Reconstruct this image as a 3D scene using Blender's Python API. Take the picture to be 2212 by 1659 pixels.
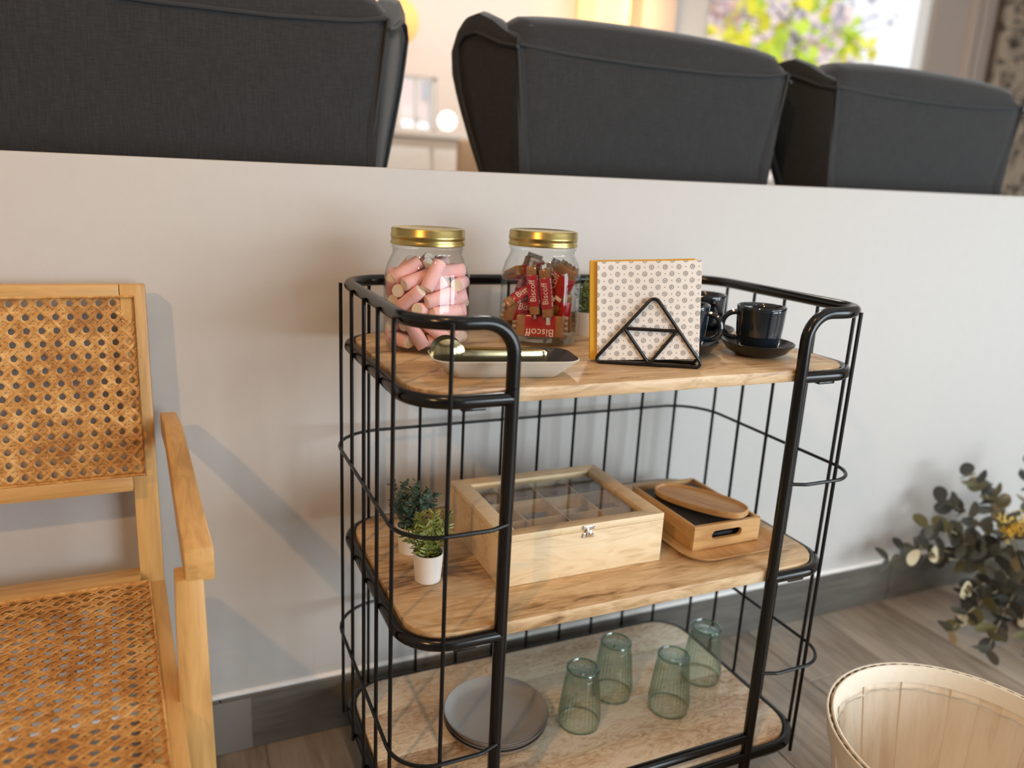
import bpy, bmesh, math, random
from mathutils import Vector, Matrix
for o in list(bpy.data.objects): bpy.data.objects.remove(o)
SC = bpy.context.scene
COL = SC.collection
PI = math.pi
V = Vector
# ------------------------------------------------------------------ camera
def cam_axes(yaw, pit, rol):
    f = V((math.sin(yaw)*math.cos(pit), math.cos(yaw)*math.cos(pit), math.sin(pit)))
    r = V((math.cos(yaw), -math.sin(yaw), 0)); u = r.cross(f)
    c, s = math.cos(rol), math.sin(rol)
    return c*r+s*u, -s*r+c*u, f
cd = bpy.data.cameras.new('camera'); cam = bpy.data.objects.new('camera', cd); COL.objects.link(cam)
R_, U_, F_ = cam_axes(.4285, -.2516, .0502)
cam.matrix_world = Matrix(((R_.x, U_.x, -F_.x, -.281), (R_.y, U_.y, -F_.y, -.9222), (R_.z, U_.z, -F_.z, 1.1415), (0, 0, 0, 1)))
cd.sensor_width = 36; cd.lens = 1652.0*36/2212; cd.clip_start = .02; cd.clip_end = 100
cd.dof.use_dof = True; cd.dof.focus_distance = 1.22; cd.dof.aperture_fstop = 1.9
SC.camera = cam
# ------------------------------------------------------------------ world, lights, exposure
w = bpy.data.worlds.new('world'); SC.world = w; w.use_nodes = True
bg = w.node_tree.nodes['Background']; bg.inputs[0].default_value = (.93, .96, 1, 1); bg.inputs[1].default_value = 1.25
def area(name, loc, target, sx, sy, power, col):
    l = bpy.data.lights.new(name, 'AREA'); l.shape = 'RECTANGLE'; l.size = sx; l.size_y = sy; l.energy = power; l.color = col
    o = bpy.data.objects.new(name, l); COL.objects.link(o); o.location = loc
    o.rotation_euler = (V(target)-V(loc)).to_track_quat('-Z', 'Y').to_euler(); return o
def spot(name, loc, target, power, col, rad, ang=2.2, blend=.6):
    l = bpy.data.lights.new(name, 'SPOT'); l.energy = power; l.color = col; l.shadow_soft_size = rad; l.spot_size = ang; l.spot_blend = blend
    o = bpy.data.objects.new(name, l); COL.objects.link(o); o.location = loc
    o.rotation_euler = (V(target)-V(loc)).to_track_quat('-Z', 'Y').to_euler(); return o
area('daylight_window', (3.52, -2.25, 1.20), (.5, .5, .65), .9, 1.6, 38, (.80, .92, 1))
area('daylight_window', (2.35, -3.58, 1.15), (.7, .4, .5), 2.2, 1.9, 98, (.82, .93, 1))
spot('ceiling_spot', (-2.5, -2.3, 3.2), (-.2, .4, .4), 172, (1, .53, .19), .05)
spot('ceiling_spot', (-.35, -.75, 3.3), (-.1, .3, .4), 34, (1, .55, .21), .05)
spot('ceiling_spot', (.5, -2.2, 3.2), (.5, .3, .4), 10, (1, .66, .36), .06)
spot('ceiling_spot', (1.6, 2.2, 3.3), (1.4, 2.6, .4), 115, (1, .92, .84), .06, 2.6)
sl = bpy.data.lights.new('sun', 'SUN'); sl.energy = 1.6; sl.angle = .02; sl.color = (1, .95, .86)
so = bpy.data.objects.new('sun', sl); COL.objects.link(so); so.rotation_euler = (math.radians(48), 0, math.radians(-20))
SC.view_settings.view_transform = 'Standard'; SC.view_settings.look = 'None'; SC.view_settings.gamma = 1
SC.view_settings.exposure = 0.15; SC.view_settings.use_curve_mapping = False
# ------------------------------------------------------------------ mesh helpers
class MB:
    def __init__(s): s.v = []; s.f = []; s.m = []; s.mi = 0; s.M = Matrix()
    def add(s, vs, fs):
        b = len(s.v); s.v += [s.M @ V(p) for p in vs]; s.f += [tuple(i+b for i in f) for f in fs]; s.m += [s.mi]*len(fs); return s
    def box(s, c, d, rot=None):
        hx, hy, hz = d[0]/2, d[1]/2, d[2]/2; c = V(c)
        vs = [V((x*hx, y*hy, z*hz)) for x in (-1, 1) for y in (-1, 1) for z in (-1, 1)]
        if rot is not None: vs = [rot @ p for p in vs]
        return s.add([p+c for p in vs], [(0, 1, 3, 2), (4, 6, 7, 5), (0, 4, 5, 1), (2, 3, 7, 6), (0, 2, 6, 4), (1, 5, 7, 3)])
    def rbox(s, c, d, b, rot=None, seg=2):
        bm = bmesh.new(); bmesh.ops.create_cube(bm, size=1)
        for p in bm.verts: p.co = V((p.co.x*d[0], p.co.y*d[1], p.co.z*d[2]))
        bmesh.ops.bevel(bm, geom=bm.edges[:], offset=b, segments=seg, profile=.5, affect='EDGES')
        bm.verts.index_update(); c = V(c)
        vs = [((rot @ p.co) if rot is not None else p.co)+c for p in bm.verts]
        fs = [tuple(q.index for q in f.verts) for f in bm.faces]; bm.free(); return s.add(vs, fs)
    def tube(s, path, r, n=10, closed=False, caps=True):
        P = [V(p) for p in path]; k = len(P); rr = r if isinstance(r, (list, tuple)) else [r]*k
        T = []
        for i in range(k):
            a = P[i-1] if (i > 0 or closed) else P[i]; b = P[(i+1) % k] if (i < k-1 or closed) else P[i]
            T.append((b-a).normalized())
        up = V((0, 0, 1)) if abs(T[0].z) < .9 else V((0, 1, 0))
        N = (up-T[0]*up.dot(T[0])).normalized(); vs = []
        for i in range(k):
            N = (N-T[i]*N.dot(T[i])).normalized(); B = T[i].cross(N)
            vs += [P[i]+(N*math.cos(2*PI*j/n)+B*math.sin(2*PI*j/n))*rr[i] for j in range(n)]
        fs = [(i*n+j, i*n+(j+1) % n, ((i+1) % k)*n+(j+1) % n, ((i+1) % k)*n+j) for i in range(k if closed else k-1) for j in range(n)]
        if caps and not closed: fs += [tuple(range(n-1, -1, -1)), tuple((k-1)*n+j for j in range(n))]
        return s.add(vs, fs)
    def lathe(s, prof, n=40, c=(0, 0, 0), cap=True, rfun=None):
        c = V(c); vs = []; k = len(prof)
        for i, (r, z) in enumerate(prof):
            for j in range(n):
                a = 2*PI*j/n; q = r*(rfun(a, i) if rfun else 1); vs.append(c+V((q*math.cos(a), q*math.sin(a), z)))
        fs = [(i*n+j, i*n+(j+1) % n, (i+1)*n+(j+1) % n, (i+1)*n+j) for i in range(k-1) for j in range(n)]
        if cap:
            if prof[0][0] > 1e-5: fs.append(tuple(range(n-1, -1, -1)))
            if prof[-1][0] > 1e-5: fs.append(tuple((k-1)*n+j for j in range(n)))
        return s.add(vs, fs)
    def prism(s, poly, z0, z1, fn=None):
        n = len(poly); fn = fn or (lambda a, b, z: (a, b, z))
        vs = [fn(a, b, z0) for a, b in poly]+[fn(a, b, z1) for a, b in poly]
        return s.add(vs, [tuple(range(n-1, -1, -1)), tuple(range(n, 2*n))]+[(i, (i+1) % n, n+(i+1) % n, n+i) for i in range(n)])
    def build(s, name, mat, parent=None, loc=None, smooth=True, ang=.6, kind=None, bevel=0):
        base = V(loc) if loc is not None else V((0, 0, 0))
        if parent is not None and loc is None: base = V(parent.get('_o', (0, 0, 0)))
        me = bpy.data.meshes.new(name); me.from_pydata([p-base for p in s.v], [], s.f); me.update()
        for m in (mat if isinstance(mat, (list, tuple)) else [mat]): me.materials.append(m)
        if any(s.m): me.polygons.foreach_set('material_index', s.m)
        bm = bmesh.new(); bm.from_mesh(me); bmesh.ops.recalc_face_normals(bm, faces=bm.faces[:])
        if bevel: bmesh.ops.bevel(bm, geom=[e for e in bm.edges if len(e.link_faces) == 2 and e.calc_face_angle() > .5], offset=bevel, segments=2, profile=.5, affect='EDGES')
        bm.to_mesh(me); bm.free()
        if smooth:
            me.polygons.foreach_set('use_smooth', [True]*len(me.polygons)); me.set_sharp_from_angle(angle=ang)
        o = bpy.data.objects.new(name, me); COL.objects.link(o)
        if parent is not None:
            o.parent = parent; o['_o'] = list(base) if loc is None else [0, 0, 0]
        elif loc is not None: o.location = base; o['_o'] = list(base)
        if kind: o['kind'] = kind
        return o
def thing(name, label, cat, loc=(0, 0, 0), group=None, rz=0, local=False):
    o = bpy.data.objects.new(name, None); COL.objects.link(o); o.location = loc; o.rotation_euler = (0, 0, rz); o.empty_display_size = .05
    o['_o'] = [0, 0, 0] if local else list(loc)
    return tag(o, label, cat, group)
def tag(o, label, cat, group=None):
    o['label'] = label; o['category'] = cat
    if group: o['group'] = group
    return o
def struct(o): o['kind'] = 'structure'; return o
def copy_tree(o, parent=None):
    c = o.copy(); COL.objects.link(c); c.parent = parent
    for ch in [x for x in o.children]: copy_tree(ch, c)
    return c
def fillet(pts, rad, n=6):
    P = [V(p) for p in pts]; out = [P[0]]
    for i in range(1, len(P)-1):
        r = rad[i] if isinstance(rad, (list, tuple)) else rad
        a = (P[i-1]-P[i]); b = (P[i+1]-P[i]); la, lb = a.length, b.length; a.normalize(); b.normalize()
        ang = a.angle(b); d = min(r/math.tan(ang/2), la*.499, lb*.499); r2 = d*math.tan(ang/2)
        cen = P[i]+(a+b).normalized()*(r2/math.sin(ang/2)); p0 = P[i]+a*d-cen; p1 = P[i]+b*d-cen; th = p0.angle(p1)
        for k in range(n+1):
            t = k/n; out.append(cen+(p0*math.sin((1-t)*th)+p1*math.sin(t*th))/math.sin(th))
    return out+[P[-1]]
def rrect(x0, x1, y0, y1, r, n=7):
    out = []; rs = r if isinstance(r, (list, tuple)) else [r]*4
    for (cx, cy, a, q) in ((x1-rs[0], y0+rs[0], -PI/2, rs[0]), (x1-rs[1], y1-rs[1], 0, rs[1]), (x0+rs[2], y1-rs[2], PI/2, rs[2]), (x0+rs[3], y0+rs[3], PI, rs[3])):
        out += [(cx+q*math.cos(a+PI/2*k/n), cy+q*math.sin(a+PI/2*k/n)) for k in range(n+1)]
    return out
def clip_y(poly, y0, y1):
    def half(P, f):
        o = []
        for i in range(len(P)):
            a, b = P[i], P[(i+1) % len(P)]; fa, fb = f(a), f(b)
            if fa >= 0: o.append(a)
            if fa*fb < 0: t = fa/(fa-fb); o.append((a[0]+(b[0]-a[0])*t, a[1]+(b[1]-a[1])*t))
        return o
    return half(half(poly, lambda p: p[1]-y0), lambda p: y1-p[1])
def rot(ax, a): return Matrix.Rotation(a, 3, ax)
# ------------------------------------------------------------------ materials
class NT:
    def __init__(s, name):
        s.m = bpy.data.materials.new(name); s.m.use_nodes = True; s.t = s.m.node_tree; s.b = s.t.nodes['Principled BSDF']; s.out = s.t.nodes['Material Output']
    def n(s, typ, ins=None, **kw):
        q = s.t.nodes.new(typ)
        for k, v in kw.items(): setattr(q, k, v)
        for k, v in (ins or {}).items():
            if isinstance(v, bpy.types.NodeSocket): s.t.links.new(v, q.inputs[k])
            else: q.inputs[k].default_value = v
        return q
    def set(s, k, v):
        if isinstance(v, bpy.types.NodeSocket): s.t.links.new(v, s.b.inputs[k])
        else: s.b.inputs[k].default_value = v
    def ramp(s, fac, stops):
        q = s.n('ShaderNodeValToRGB', {0: fac}); e = q.color_ramp.elements
        while len(e) < len(stops): e.new(.5)
        for i, (p, c) in enumerate(stops): e[i].position = p; e[i].color = tuple(c)+(1,) if len(c) == 3 else c
        return q.outputs[0]
    def coord(s, scale=(1, 1, 1), which='Object', rnd=0):
        tc = s.n('ShaderNodeTexCoord'); v = tc.outputs[which]
        if rnd:
            oi = s.n('ShaderNodeObjectInfo'); mu = s.n('ShaderNodeMath', {0: oi.outputs['Random'], 1: rnd}, operation='MULTIPLY')
            v = s.n('ShaderNodeVectorMath', {0: v, 1: mu.outputs[0]}, operation='ADD').outputs[0]
        return s.n('ShaderNodeMapping', {0: v, 3: scale}).outputs[0]
    def noise(s, vec, sc, det=3, rough=.5, dist=0):
        return s.n('ShaderNodeTexNoise', {'Vector': vec, 'Scale': sc, 'Detail': det, 'Roughness': rough, 'Distortion': dist}).outputs[0]
    def bump(s, h, strength, dist=.001):
        q = s.n('ShaderNodeBump', {'Strength': strength, 'Distance': dist, 'Height': h}); s.set('Normal', q.outputs[0])
    def mixc(s, f, a, b, mode='MIX'):
        q = s.n('ShaderNodeMix', data_type='RGBA', blend_type=mode)
        for k, v in ((0, f), (6, a), (7, b)):
            if isinstance(v, bpy.types.NodeSocket): s.t.links.new(v, q.inputs[k])
            else: q.inputs[k].default_value = v if k == 0 else (tuple(v)+(1,) if len(v) == 3 else v)
        return q.outputs[2]
def plain(name, col, rough=.5, metal=0, bumpsc=0, bumpst=.1, var=0, spec=None, coat=0):
    t = NT(name); t.set('Roughness', rough); t.set('Metallic', metal)
    if coat: t.set('Coat Weight', coat); t.set('Coat Roughness', .05)
    if spec is not None: t.set('Specular IOR Level', spec)
    v = t.coord()
    nz = t.noise(v, bumpsc or 30, 4)
    d = var or .06
    t.set('Base Color', t.mixc(nz, tuple(c*(1-d) for c in col), tuple(min(1, c*(1+d)) for c in col)))
    if bumpsc: t.bump(nz, bumpst)
    return t.m
def wood(name, stops, scale=(1.2, 14, 14), nscale=6, rough=.45, dist=1.2, rnd=7, rings=0, bump=.12):
    t = NT(name); v = t.coord(scale, rnd=rnd)
    n1 = t.noise(v, nscale, 6, .6, dist); n2 = t.noise(t.coord(tuple(a*.35 for a in scale), rnd=rnd*1.7), nscale*.6, 3, .5, .6)
    f = t.n('ShaderNodeMath', {0: n1, 1: n2}, operation='ADD').outputs[0]
    f = t.n('ShaderNodeMath', {0: f, 1: .5}, operation='MULTIPLY').outputs[0]
    t.set('Base Color', t.ramp(f, stops)); t.set('Roughness', rough); t.bump(n1, bump, .0006); return t.m
M = {}
M['mango'] = wood('mango_wood', [(.36, (.20, .105, .045)), (.43, (.47, .295, .145)), (.52, (.65, .46, .26)), (.62, (.76, .59, .39))], (1.6, 9, 9), 6, .42, 1.6)
M['mango_fig'] = wood('figured_mango_wood', [(.36, (.42, .25, .13)), (.44, (.66, .50, .33)), (.51, (.81, .70, .53)), (.58, (.90, .82, .68))], (3.2, 9, 9), 5, .36, 4.5)
M['ash'] = wood('oiled_ash', [(.34, (.42, .225, .07)), (.5, (.62, .36, .125)), (.62, (.70, .43, .165))], (16, 16, 1.3), 4, .4, .8, 3)
M['ash_y'] = wood('oiled_ash_lengthwise', [(.34, (.42, .225, .07)), (.5, (.62, .36, .125)), (.62, (.70, .43, .165))], (16, 1.3, 16), 4, .4, .8, 3)
M['ash_x'] = wood('oiled_ash_crosswise', [(.34, (.42, .225, .07)), (.5, (.62, .36, .125)), (.62, (.70, .43, .165))], (1.3, 16, 16), 4, .4, .8, 3)
M['pine'] = wood('pale_basswood', [(.36, (.66, .47, .26)), (.48, (.82, .64, .40)), (.62, (.87, .71, .48))], (2.2, 12, 12), 4, .5, 2.2, 3)
M['bamboo'] = wood('bamboo', [(.33, (.45, .24, .085)), (.5, (.62, .37, .15)), (.65, (.70, .45, .21))], (3, 30, 30), 5, .4, .3, 3)
M['bamboo_y'] = wood('bamboo_lengthwise', [(.33, (.45, .24, .085)), (.5, (.60, .36, .15)), (.65, (.68, .44, .21))], (30, 3, 30), 5, .4, .3, 3)
M['cane'] = wood('rattan_cane', [(.38, (.36, .155, .04)), (.5, (.58, .29, .08)), (.62, (.76, .47, .18))], (30, 30, 30), 3, .4, .5, 3, bump=.3)
M['basket'] = wood('thin_peeled_wood', [(.36, (.80, .67, .51)), (.5, (.92, .83, .70)), (.62, (.96, .90, .79))], (9, 9, 1), 5, .6, .5, 9)
M['hoop'] = plain('cream_hoop_wood', (.88, .82, .69), .5, bumpsc=90, bumpst=.15)
M['black_metal'] = plain('black_powder_coat', (.004, .004, .0045), .20, bumpsc=350, bumpst=.03, spec=.45)
M['black_wire'] = plain('black_wire', (.004, .004, .0045), .35, spec=.35)
M['gold'] = plain('brushed_gold_lid', (.52, .40, .15), .30, 1)
M['tong_gold'] = plain('pale_gold_steel', (.78, .68, .40), .2, 1)
M['chrome'] = plain('nickel', (.75, .72, .66), .22, 1)
M['white_pot'] = plain('white_plastic', (.88, .86, .82), .4)
M['soil'] = plain('dark_soil', (.012, .011, .008), .9, bumpsc=200, bumpst=.6)
M['cup'] = plain('midnight_blue_glaze', (.010, .016, .026), .10, var=.5, bumpsc=25, bumpst=.03, coat=.6)
M['saucer'] = plain('black_stoneware', (.012, .012, .012), .22, bumpsc=160, bumpst=.05)
M['dish'] = plain('putty_stoneware', (.62, .585, .51), .4, bumpsc=120, bumpst=.04)
M['plate'] = plain('grey_stoneware_glaze', (.36, .36, .355), .14, bumpsc=30, bumpst=.03)
M['plate_rim'] = plain('brown_bare_rim', (.14, .10, .075), .45)
M['slate'] = plain('slate', (.020, .021, .024), .55, bumpsc=60, bumpst=.5, var=.4)
M['white_paint'] = plain('white_paint', (.84, .82, .79), .5)
M['leafdark'] = plain('blue_green_leaf', (.060, .105, .070), .5, var=.4)
M['leaflight'] = plain('yellow_green_leaf', (.22, .27, .05), .5, var=.4)
M['terracotta'] = plain('rust_terracotta', (.30, .12, .045), .7, bumpsc=80, bumpst=.2)
def mk_wall():
    t = NT('off_white_plaster'); v = t.coord(); n = t.noise(v, 40, 6, .6)
    t.set('Base Color', t.mixc(n, (.53, .518, .50), (.565, .552, .535))); t.set('Roughness', .6); t.bump(t.noise(v, 90, 5, .6), .10, .002); return t.m
M['wall'] = mk_wall()
def mk_tile(name, stops, sc):
    t = NT(name); v = t.coord(sc, rnd=11); n = t.noise(v, 3.5, 6, .62, 1.0); n2 = t.noise(t.coord((1, 1, 1), rnd=5), 2.5, 2)
    f = t.n('ShaderNodeMath', {0: t.n('ShaderNodeMath', {0: n, 1: n2}, operation='ADD').outputs[0], 1: .5}, operation='MULTIPLY').outputs[0]
    t.set('Base Color', t.ramp(f, stops)); t.set('Roughness', .38); t.bump(n, .08, .001); return t.m
M['floor_tile'] = mk_tile('grey_wood_look_tile', [(.34, (.15, .117, .088)), (.45, (.27, .218, .170)), (.55, (.36, .30, .24)), (.66, (.44, .38, .315))], (14, 1.3, 5))
M['base_tile'] = mk_tile('grey_skirting_tile', [(.36, (.075, .068, .058)), (.5, (.125, .116, .10)), (.62, (.165, .155, .135))], (1.5, 10, 16))
M['grout'] = plain('grey_grout', (.22, .20, .18), .9)
def mk_fabric():
    t = NT('charcoal_woven_fabric'); n = t.noise(t.coord((420, 420, 26)), 1.0, 3, .6); n2 = t.noise(t.coord((50, 50, 900)), 1.0, 2)
    f = t.n('ShaderNodeMath', {0: n, 1: n2}, operation='MULTIPLY').outputs[0]
    t.set('Base Color', t.ramp(f, [(.1, (.011, .0113, .012)), (.3, (.022, .0225, .024)), (.5, (.038, .039, .041))])); t.set('Roughness', .85)
    t.set('Sheen Weight', .22); t.set('Sheen Roughness', .4); t.set('Sheen Tint', (.8, .85, .9, 1)); t.bump(n, .25, .0008); return t.m
M['fabric'] = mk_fabric()
M['piping'] = plain('charcoal_piping', (.030, .031, .033), .8, bumpsc=500, bumpst=.2)
def thin_glass(name, tint, edge, refl=1.0, rough=.02, bump=0, pw=2.2):
    t = NT(name); nd = t.t.nodes; nd.remove(t.b)
    lw = t.n('ShaderNodeLayerWeight', {0: .5}); fr = t.n('ShaderNodeMath', {0: lw.outputs['Facing'], 1: 5.0}, operation='POWER'); fr = t.n('ShaderNodeMath', {0: fr.outputs[0], 1: .95, 2: .045}, operation='MULTIPLY_ADD')
    tr = t.n('ShaderNodeBsdfTransparent', {0: t.mixc(t.n('ShaderNodeMath', {0: lw.outputs['Facing'], 1: pw}, operation='POWER').outputs[0], tint, edge)})
    gl = t.n('ShaderNodeBsdfGlossy', {0: (1, 1, 1, 1), 'Roughness': rough})
    if bump:
        b = t.n('ShaderNodeBump', {'Strength': bump, 'Distance': .002, 'Height': t.noise(t.coord((1, 1, 1)), 45, 3)})
        for q in (gl, lw): t.t.links.new(b.outputs[0], q.inputs['Normal'])
    f = t.n('ShaderNodeMath', {0: fr.outputs[0], 1: refl}, operation='MULTIPLY')
    mx = t.n('ShaderNodeMixShader', {0: f.outputs[0], 1: tr.outputs[0], 2: gl.outputs[0]}); t.t.links.new(mx.outputs[0], t.out.inputs[0]); return t.m
M['jar_glass'] = thin_glass('clear_jar_glass', (.97, .98, .975), (.62, .66, .64), 1.0)
M['pane'] = thin_glass('clear_pane', (.97, .975, .97), (.9, .92, .91), 1.0)
M['green_glass'] = thin_glass('sage_green_glass', (.93, .975, .945), (.20, .40, .36), 1.5, pw=1.7)
M['film'] = thin_glass('clear_plastic_film', (.97, .97, .965), (.8, .8, .78), 2.2, .05, .7)
def emit(name, col, st):
    t = NT(name); t.set('Base Color', tuple(col)+(1,)); t.set('Emission Color', tuple(col)+(1,)); t.set('Emission Strength', st); return t.m
# ------------------------------------------------------------------ setting
WY = lambda x: .502-(x-.4)*.0059          # front face of the half wall
WZ = lambda x: 1.1685+(x-.4)*.0113        # its top edge
mb = MB(); mb.box((2.4, -1.6, -.06), (11.6, 4.4, .116)); fl = struct(mb.build('floor', M['grout'], smooth=False))
PW = .2515; random.seed(3)
plank_me = None
for i in range(-13, 11):
    x0 = .853+i*PW; y1 = .505; yy = {1: [.505, .26, -.68, -1.6]}.get(i)
    if i == 0: yy = [.505, -.2, -1.1, -2.0]
    if not yy:
        o0 = random.uniform(-.75, .1); yy = [.505, o0, o0-.94, o0-1.88]
    for k in range(3):
        a, b = yy[k+1], yy[k]
        q = MB(); q.rbox((0, 0, -.006), (PW-.0025, (b-a)-.0025, .012), .0012, seg=1)
        p = q.build('plank', M['floor_tile'], loc=(0, 0, 0)); p.parent = fl; p.location = (x0+PW/2, (a+b)/2, 0)
# half wall
q = MB(); xs = (-3.29, 3.59); vs = []
for x in xs:
    vs += [(x, WY(x), 0), (x, WY(x)+.10, 0), (x, WY(x)+.10, WZ(x)), (x, WY(x), WZ(x))]
q.add(vs, [(0, 1, 2, 3), (4, 7, 6, 5), (0, 4, 5, 1), (1, 5, 6, 2), (2, 6, 7, 3), (3, 7, 4, 0)])
struct(q.build('wall_back', M['wall'], bevel=.004))
bb = struct(MB().box((.5, WY(.5)-.004, .06), (5.6, .006, .118)).build('baseboard_back', M['grout'], smooth=False))
for i in range(-3, 4):
    xa = -.235+i*.93; xb = xa+.9275; xm = (xa+xb)/2
    q = MB(); q.rbox((0, 0, 0), (xb-xa, .010, .1245), .0015, seg=1)
    p = q.build('tile', M['base_tile'], loc=(0, 0, 0)); p.parent = bb; p.location = (xm, WY(xm)-.006, .0623); p.rotation_euler = (0, 0, -.0059)
q = MB(); q.tube([(x, WY(x)-.001, .1285) for x in (-2.3, 0, 1.5, 3.3)], .0062, 8); struct(q.build('trim_1', M['white_paint']))
# far room beyond the half wall
YB = 4.0
q = MB(); q.box((2.2, 2.35, .40), (9.6, 3.4, .04)); struct(q.build('floor_raised', plain('pale_floor', (.62, .58, .53), .5), smooth=False))
q = MB(); q.box((2.4, .2, 3.45), (11.6, 8.0, .1)); struct(q.build('ceiling', M['white_paint'], smooth=False))
q = MB(); q.box((-3.35, .2, 1.7), (.1, 7.8, 3.4)); struct(q.build('wall_left', M['wall'], smooth=False))
q = MB(); q.box((8.1, .2, 1.7), (.1, 7.8, 3.4)); struct(q.build('wall_right', M['wall'], smooth=False))
q = MB()
for (xa, xb, za, zb) in ((-3.4, 1.2, 0, 3.4), (3.5, 8.2, 0, 3.4), (1.2, 3.5, 0, .25), (1.2, 3.5, 2.35, 3.4)): q.box(((xa+xb)/2, -3.68, (za+zb)/2), (xb-xa, .12, zb-za))
struct(q.build('wall_front', M['wall'], smooth=False))
q = MB()
for (ya, yb, za, zb) in ((-3.6, -2.95, 0, 3.4), (-1.55, .60, 0, 3.4), (-2.95, -1.55, 0, .15), (-2.95, -1.55, 2.25, 3.4)): q.box((3.66, (ya+yb)/2, (za+zb)/2), (.12, yb-ya, zb-za))
struct(q.build('wall_side', M['wall'], smooth=False))
pinkish = plain('pinkish_white_wall', (.80, .73, .69), .7)
q = MB()
def slab(x0, x1, z0, z1, y0=YB, d=.18): q.box(((x0+x1)/2, y0+d/2, (z0+z1)/2), (x1-x0, d, z1-z0))
for a in ((-3, 1.10, .4, 3.4), (1.10, 1.34, .4, 1.46), (1.10, 1.34, 1.785, 3.4), (1.34, 3.335, .4, 3.4), (3.335, 5.66, .4, 1.25), (3.335, 5.66, 3.25, 3.4), (5.66, 7.6, .4, 3.4)): slab(*a)
struct(q.build('wall_far', pinkish, smooth=False))
def window(name, x0, x1, z0, z1, fr, mull, mat):
    q = MB(); y = YB+.05
    for (a, b, c, d) in ((x0, x0+fr, z0, z1), (x1-fr, x1, z0, z1), (x0, x1, z0, z0+fr), (x0, x1, z1-fr, z1)): q.box(((a+b)/2, y, (c+d)/2), (b-a, .07, d-c))
    o = struct(q.build(name, mat, smooth=False))
    for (a, b, c, d) in mull: MB().box(((a+b)/2, y, (c+d)/2), (b-a, .05, d-c)).build('mullion', mat, o, smooth=False)
    MB().box(((x0+x1)/2, y+.01, (z0+z1)/2), (x1-x0-fr, .006, z1-z0-fr)).build('pane', M['pane'], o, smooth=False)
    return o
wp = plain('window_white', (.85, .85, .84), .4)
window('window_1', 3.335, 5.66, 1.25, 3.25, .05, [], wp)
window('window_2', 1.10, 1.34, 1.46, 1.785, .018, [(1.215, 1.228, 1.46, 1.785), (1.10, 1.34, 1.53, 1.542)], wp)
q = MB(); q.box((3.15, YB-.02, 1.9), (.34, .06, 3.0)); struct(q.build('trim_2', wp, smooth=False))
q = MB(); q.box((2.83, YB-.10, 1.9), (.26, .20, 3.0)); struct(q.build('wall_pier', plain('grey_beige_pier', (.52, .47, .43), .7), smooth=False))
q = MB()
for k, (xx, ww) in enumerate(((6.10, .05), (6.19, .06), (6.29, .05))): q.box((xx, YB-.02-.01*(k % 2), 1.9), (ww, .05, 3.0))
struct(q.build('trim_3', pinkish, smooth=False))
# floral curtain at the right end of the far room
def mk_floral():
    t = NT('floral_beige_cloth'); v = t.coord((1, 1, 1)); n = t.noise(v, 9, 3, .5, 1.0)
    t.set('Base Color', t.ramp(n, [(.38, (.10, .09, .075)), (.44, (.30, .27, .22)), (.48, (.66, .58, .48)), (.9, (.70, .62, .52))])); t.set('Roughness', .9); return t.m
q = MB(); pts = [(6.34+i*.03, YB-.10+.03*math.sin(i*1.3)) for i in range(30)]
q.add([(x, y, .45) for x, y in pts]+[(x, y, 3.3) for x, y in pts]+[(x, y+.012, .45) for x, y in pts]+[(x, y+.012, 3.3) for x, y in pts],
      [(i, i+1, 31+i, 30+i) for i in range(29)]+[(60+i, 90+i, 91+i, 61+i) for i in range(29)])
tag(q.build('curtain', mk_floral()), 'beige curtain with dark floral print behind the right wing chair', 'curtain')
# warm-lit alcove of the far wall, imitated by an added glowing column
t = thing('lit_alcove', 'warm-lit alcove behind the middle wing chair, imitated by a glowing column', 'lamp', (2.35, 3.72, .42))
MB().rbox((2.35, 3.72, .45), (.26, .26, .06), .01).build('base', M['white_paint'], t)
MB().rbox((2.35, 3.72, 1.70), (.25, .25, 2.44), .02).build('glow_column', emit('alcove_glow', (1, .68, .30), .85), t)  # glowing box stands in for the warm light in the alcove
l = bpy.data.lights.new('added_alcove_glow', 'POINT'); l.energy = 9; l.color = (1, .6, .28); l.shadow_soft_size = .12  # added point light, makes the orange glow on the wall beside the column
lo = bpy.data.objects.new('added_alcove_glow', l); COL.objects.link(lo); lo.location = (2.62, 3.55, 2.3)
t = thing('wall_lamp', 'round amber wall lamp glowing beside the left wing chair', 'lamp', (1.02, YB-.02, 2.05))
MB().lathe([(.0, 0), (.05, 0), (.05, .03), (0, .03)], 20).build('mount', M['gold'], None).parent = t
t.children[0].rotation_euler = (PI/2, 0, 0)
q = MB(); q.lathe([(.001, -.14)]+[(.14*math.sin(a*PI/12), -.14*math.cos(a*PI/12)) for a in range(1, 12)]+[(.001, .14)], 24, (1.02, YB-.17, 2.05)); q.build('globe', emit('amber_globe', (1, .50, .17), .5), t)
# white table, globe lamp and tan chair in the gap
t = thing('white_counter', 'white counter in the bright gap between two wing chairs', 'counter', (1.2, 3.2, .42))
MB().rbox((1.2, 3.2, 1.375), (1.5, .62, .035), .006).build('countertop', M['white_paint'], t)
MB().rbox((1.2, 3.2, .89), (1.44, .56, .93), .006).build('body', M['white_paint'], t)
for xx in (.72, 1.2, 1.68): MB().rbox((xx, 2.915, .90), (.46, .018, .82), .004).build('door', wp, t)
t = thing('globe_lamp', 'small white globe lamp on the counter by the middle wing chair', 'lamp', (1.14, 3.2, 1.3925))
MB().lathe([(.035, 0), (.035, .008), (.010, .012), (.010, .03)], 20, (1.14, 3.2, 1.3925)).build('stand', M['chrome'], t)
MB().lathe([(.001, -.05)]+[(.05*math.sin(a*PI/10), -.05*math.cos(a*PI/10)) for a in range(1, 10)]+[(.001, .05)], 24, (1.14, 3.2, 1.470)).build('globe', emit('white_globe', (1, .96, .9), 1.6), t)
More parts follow.
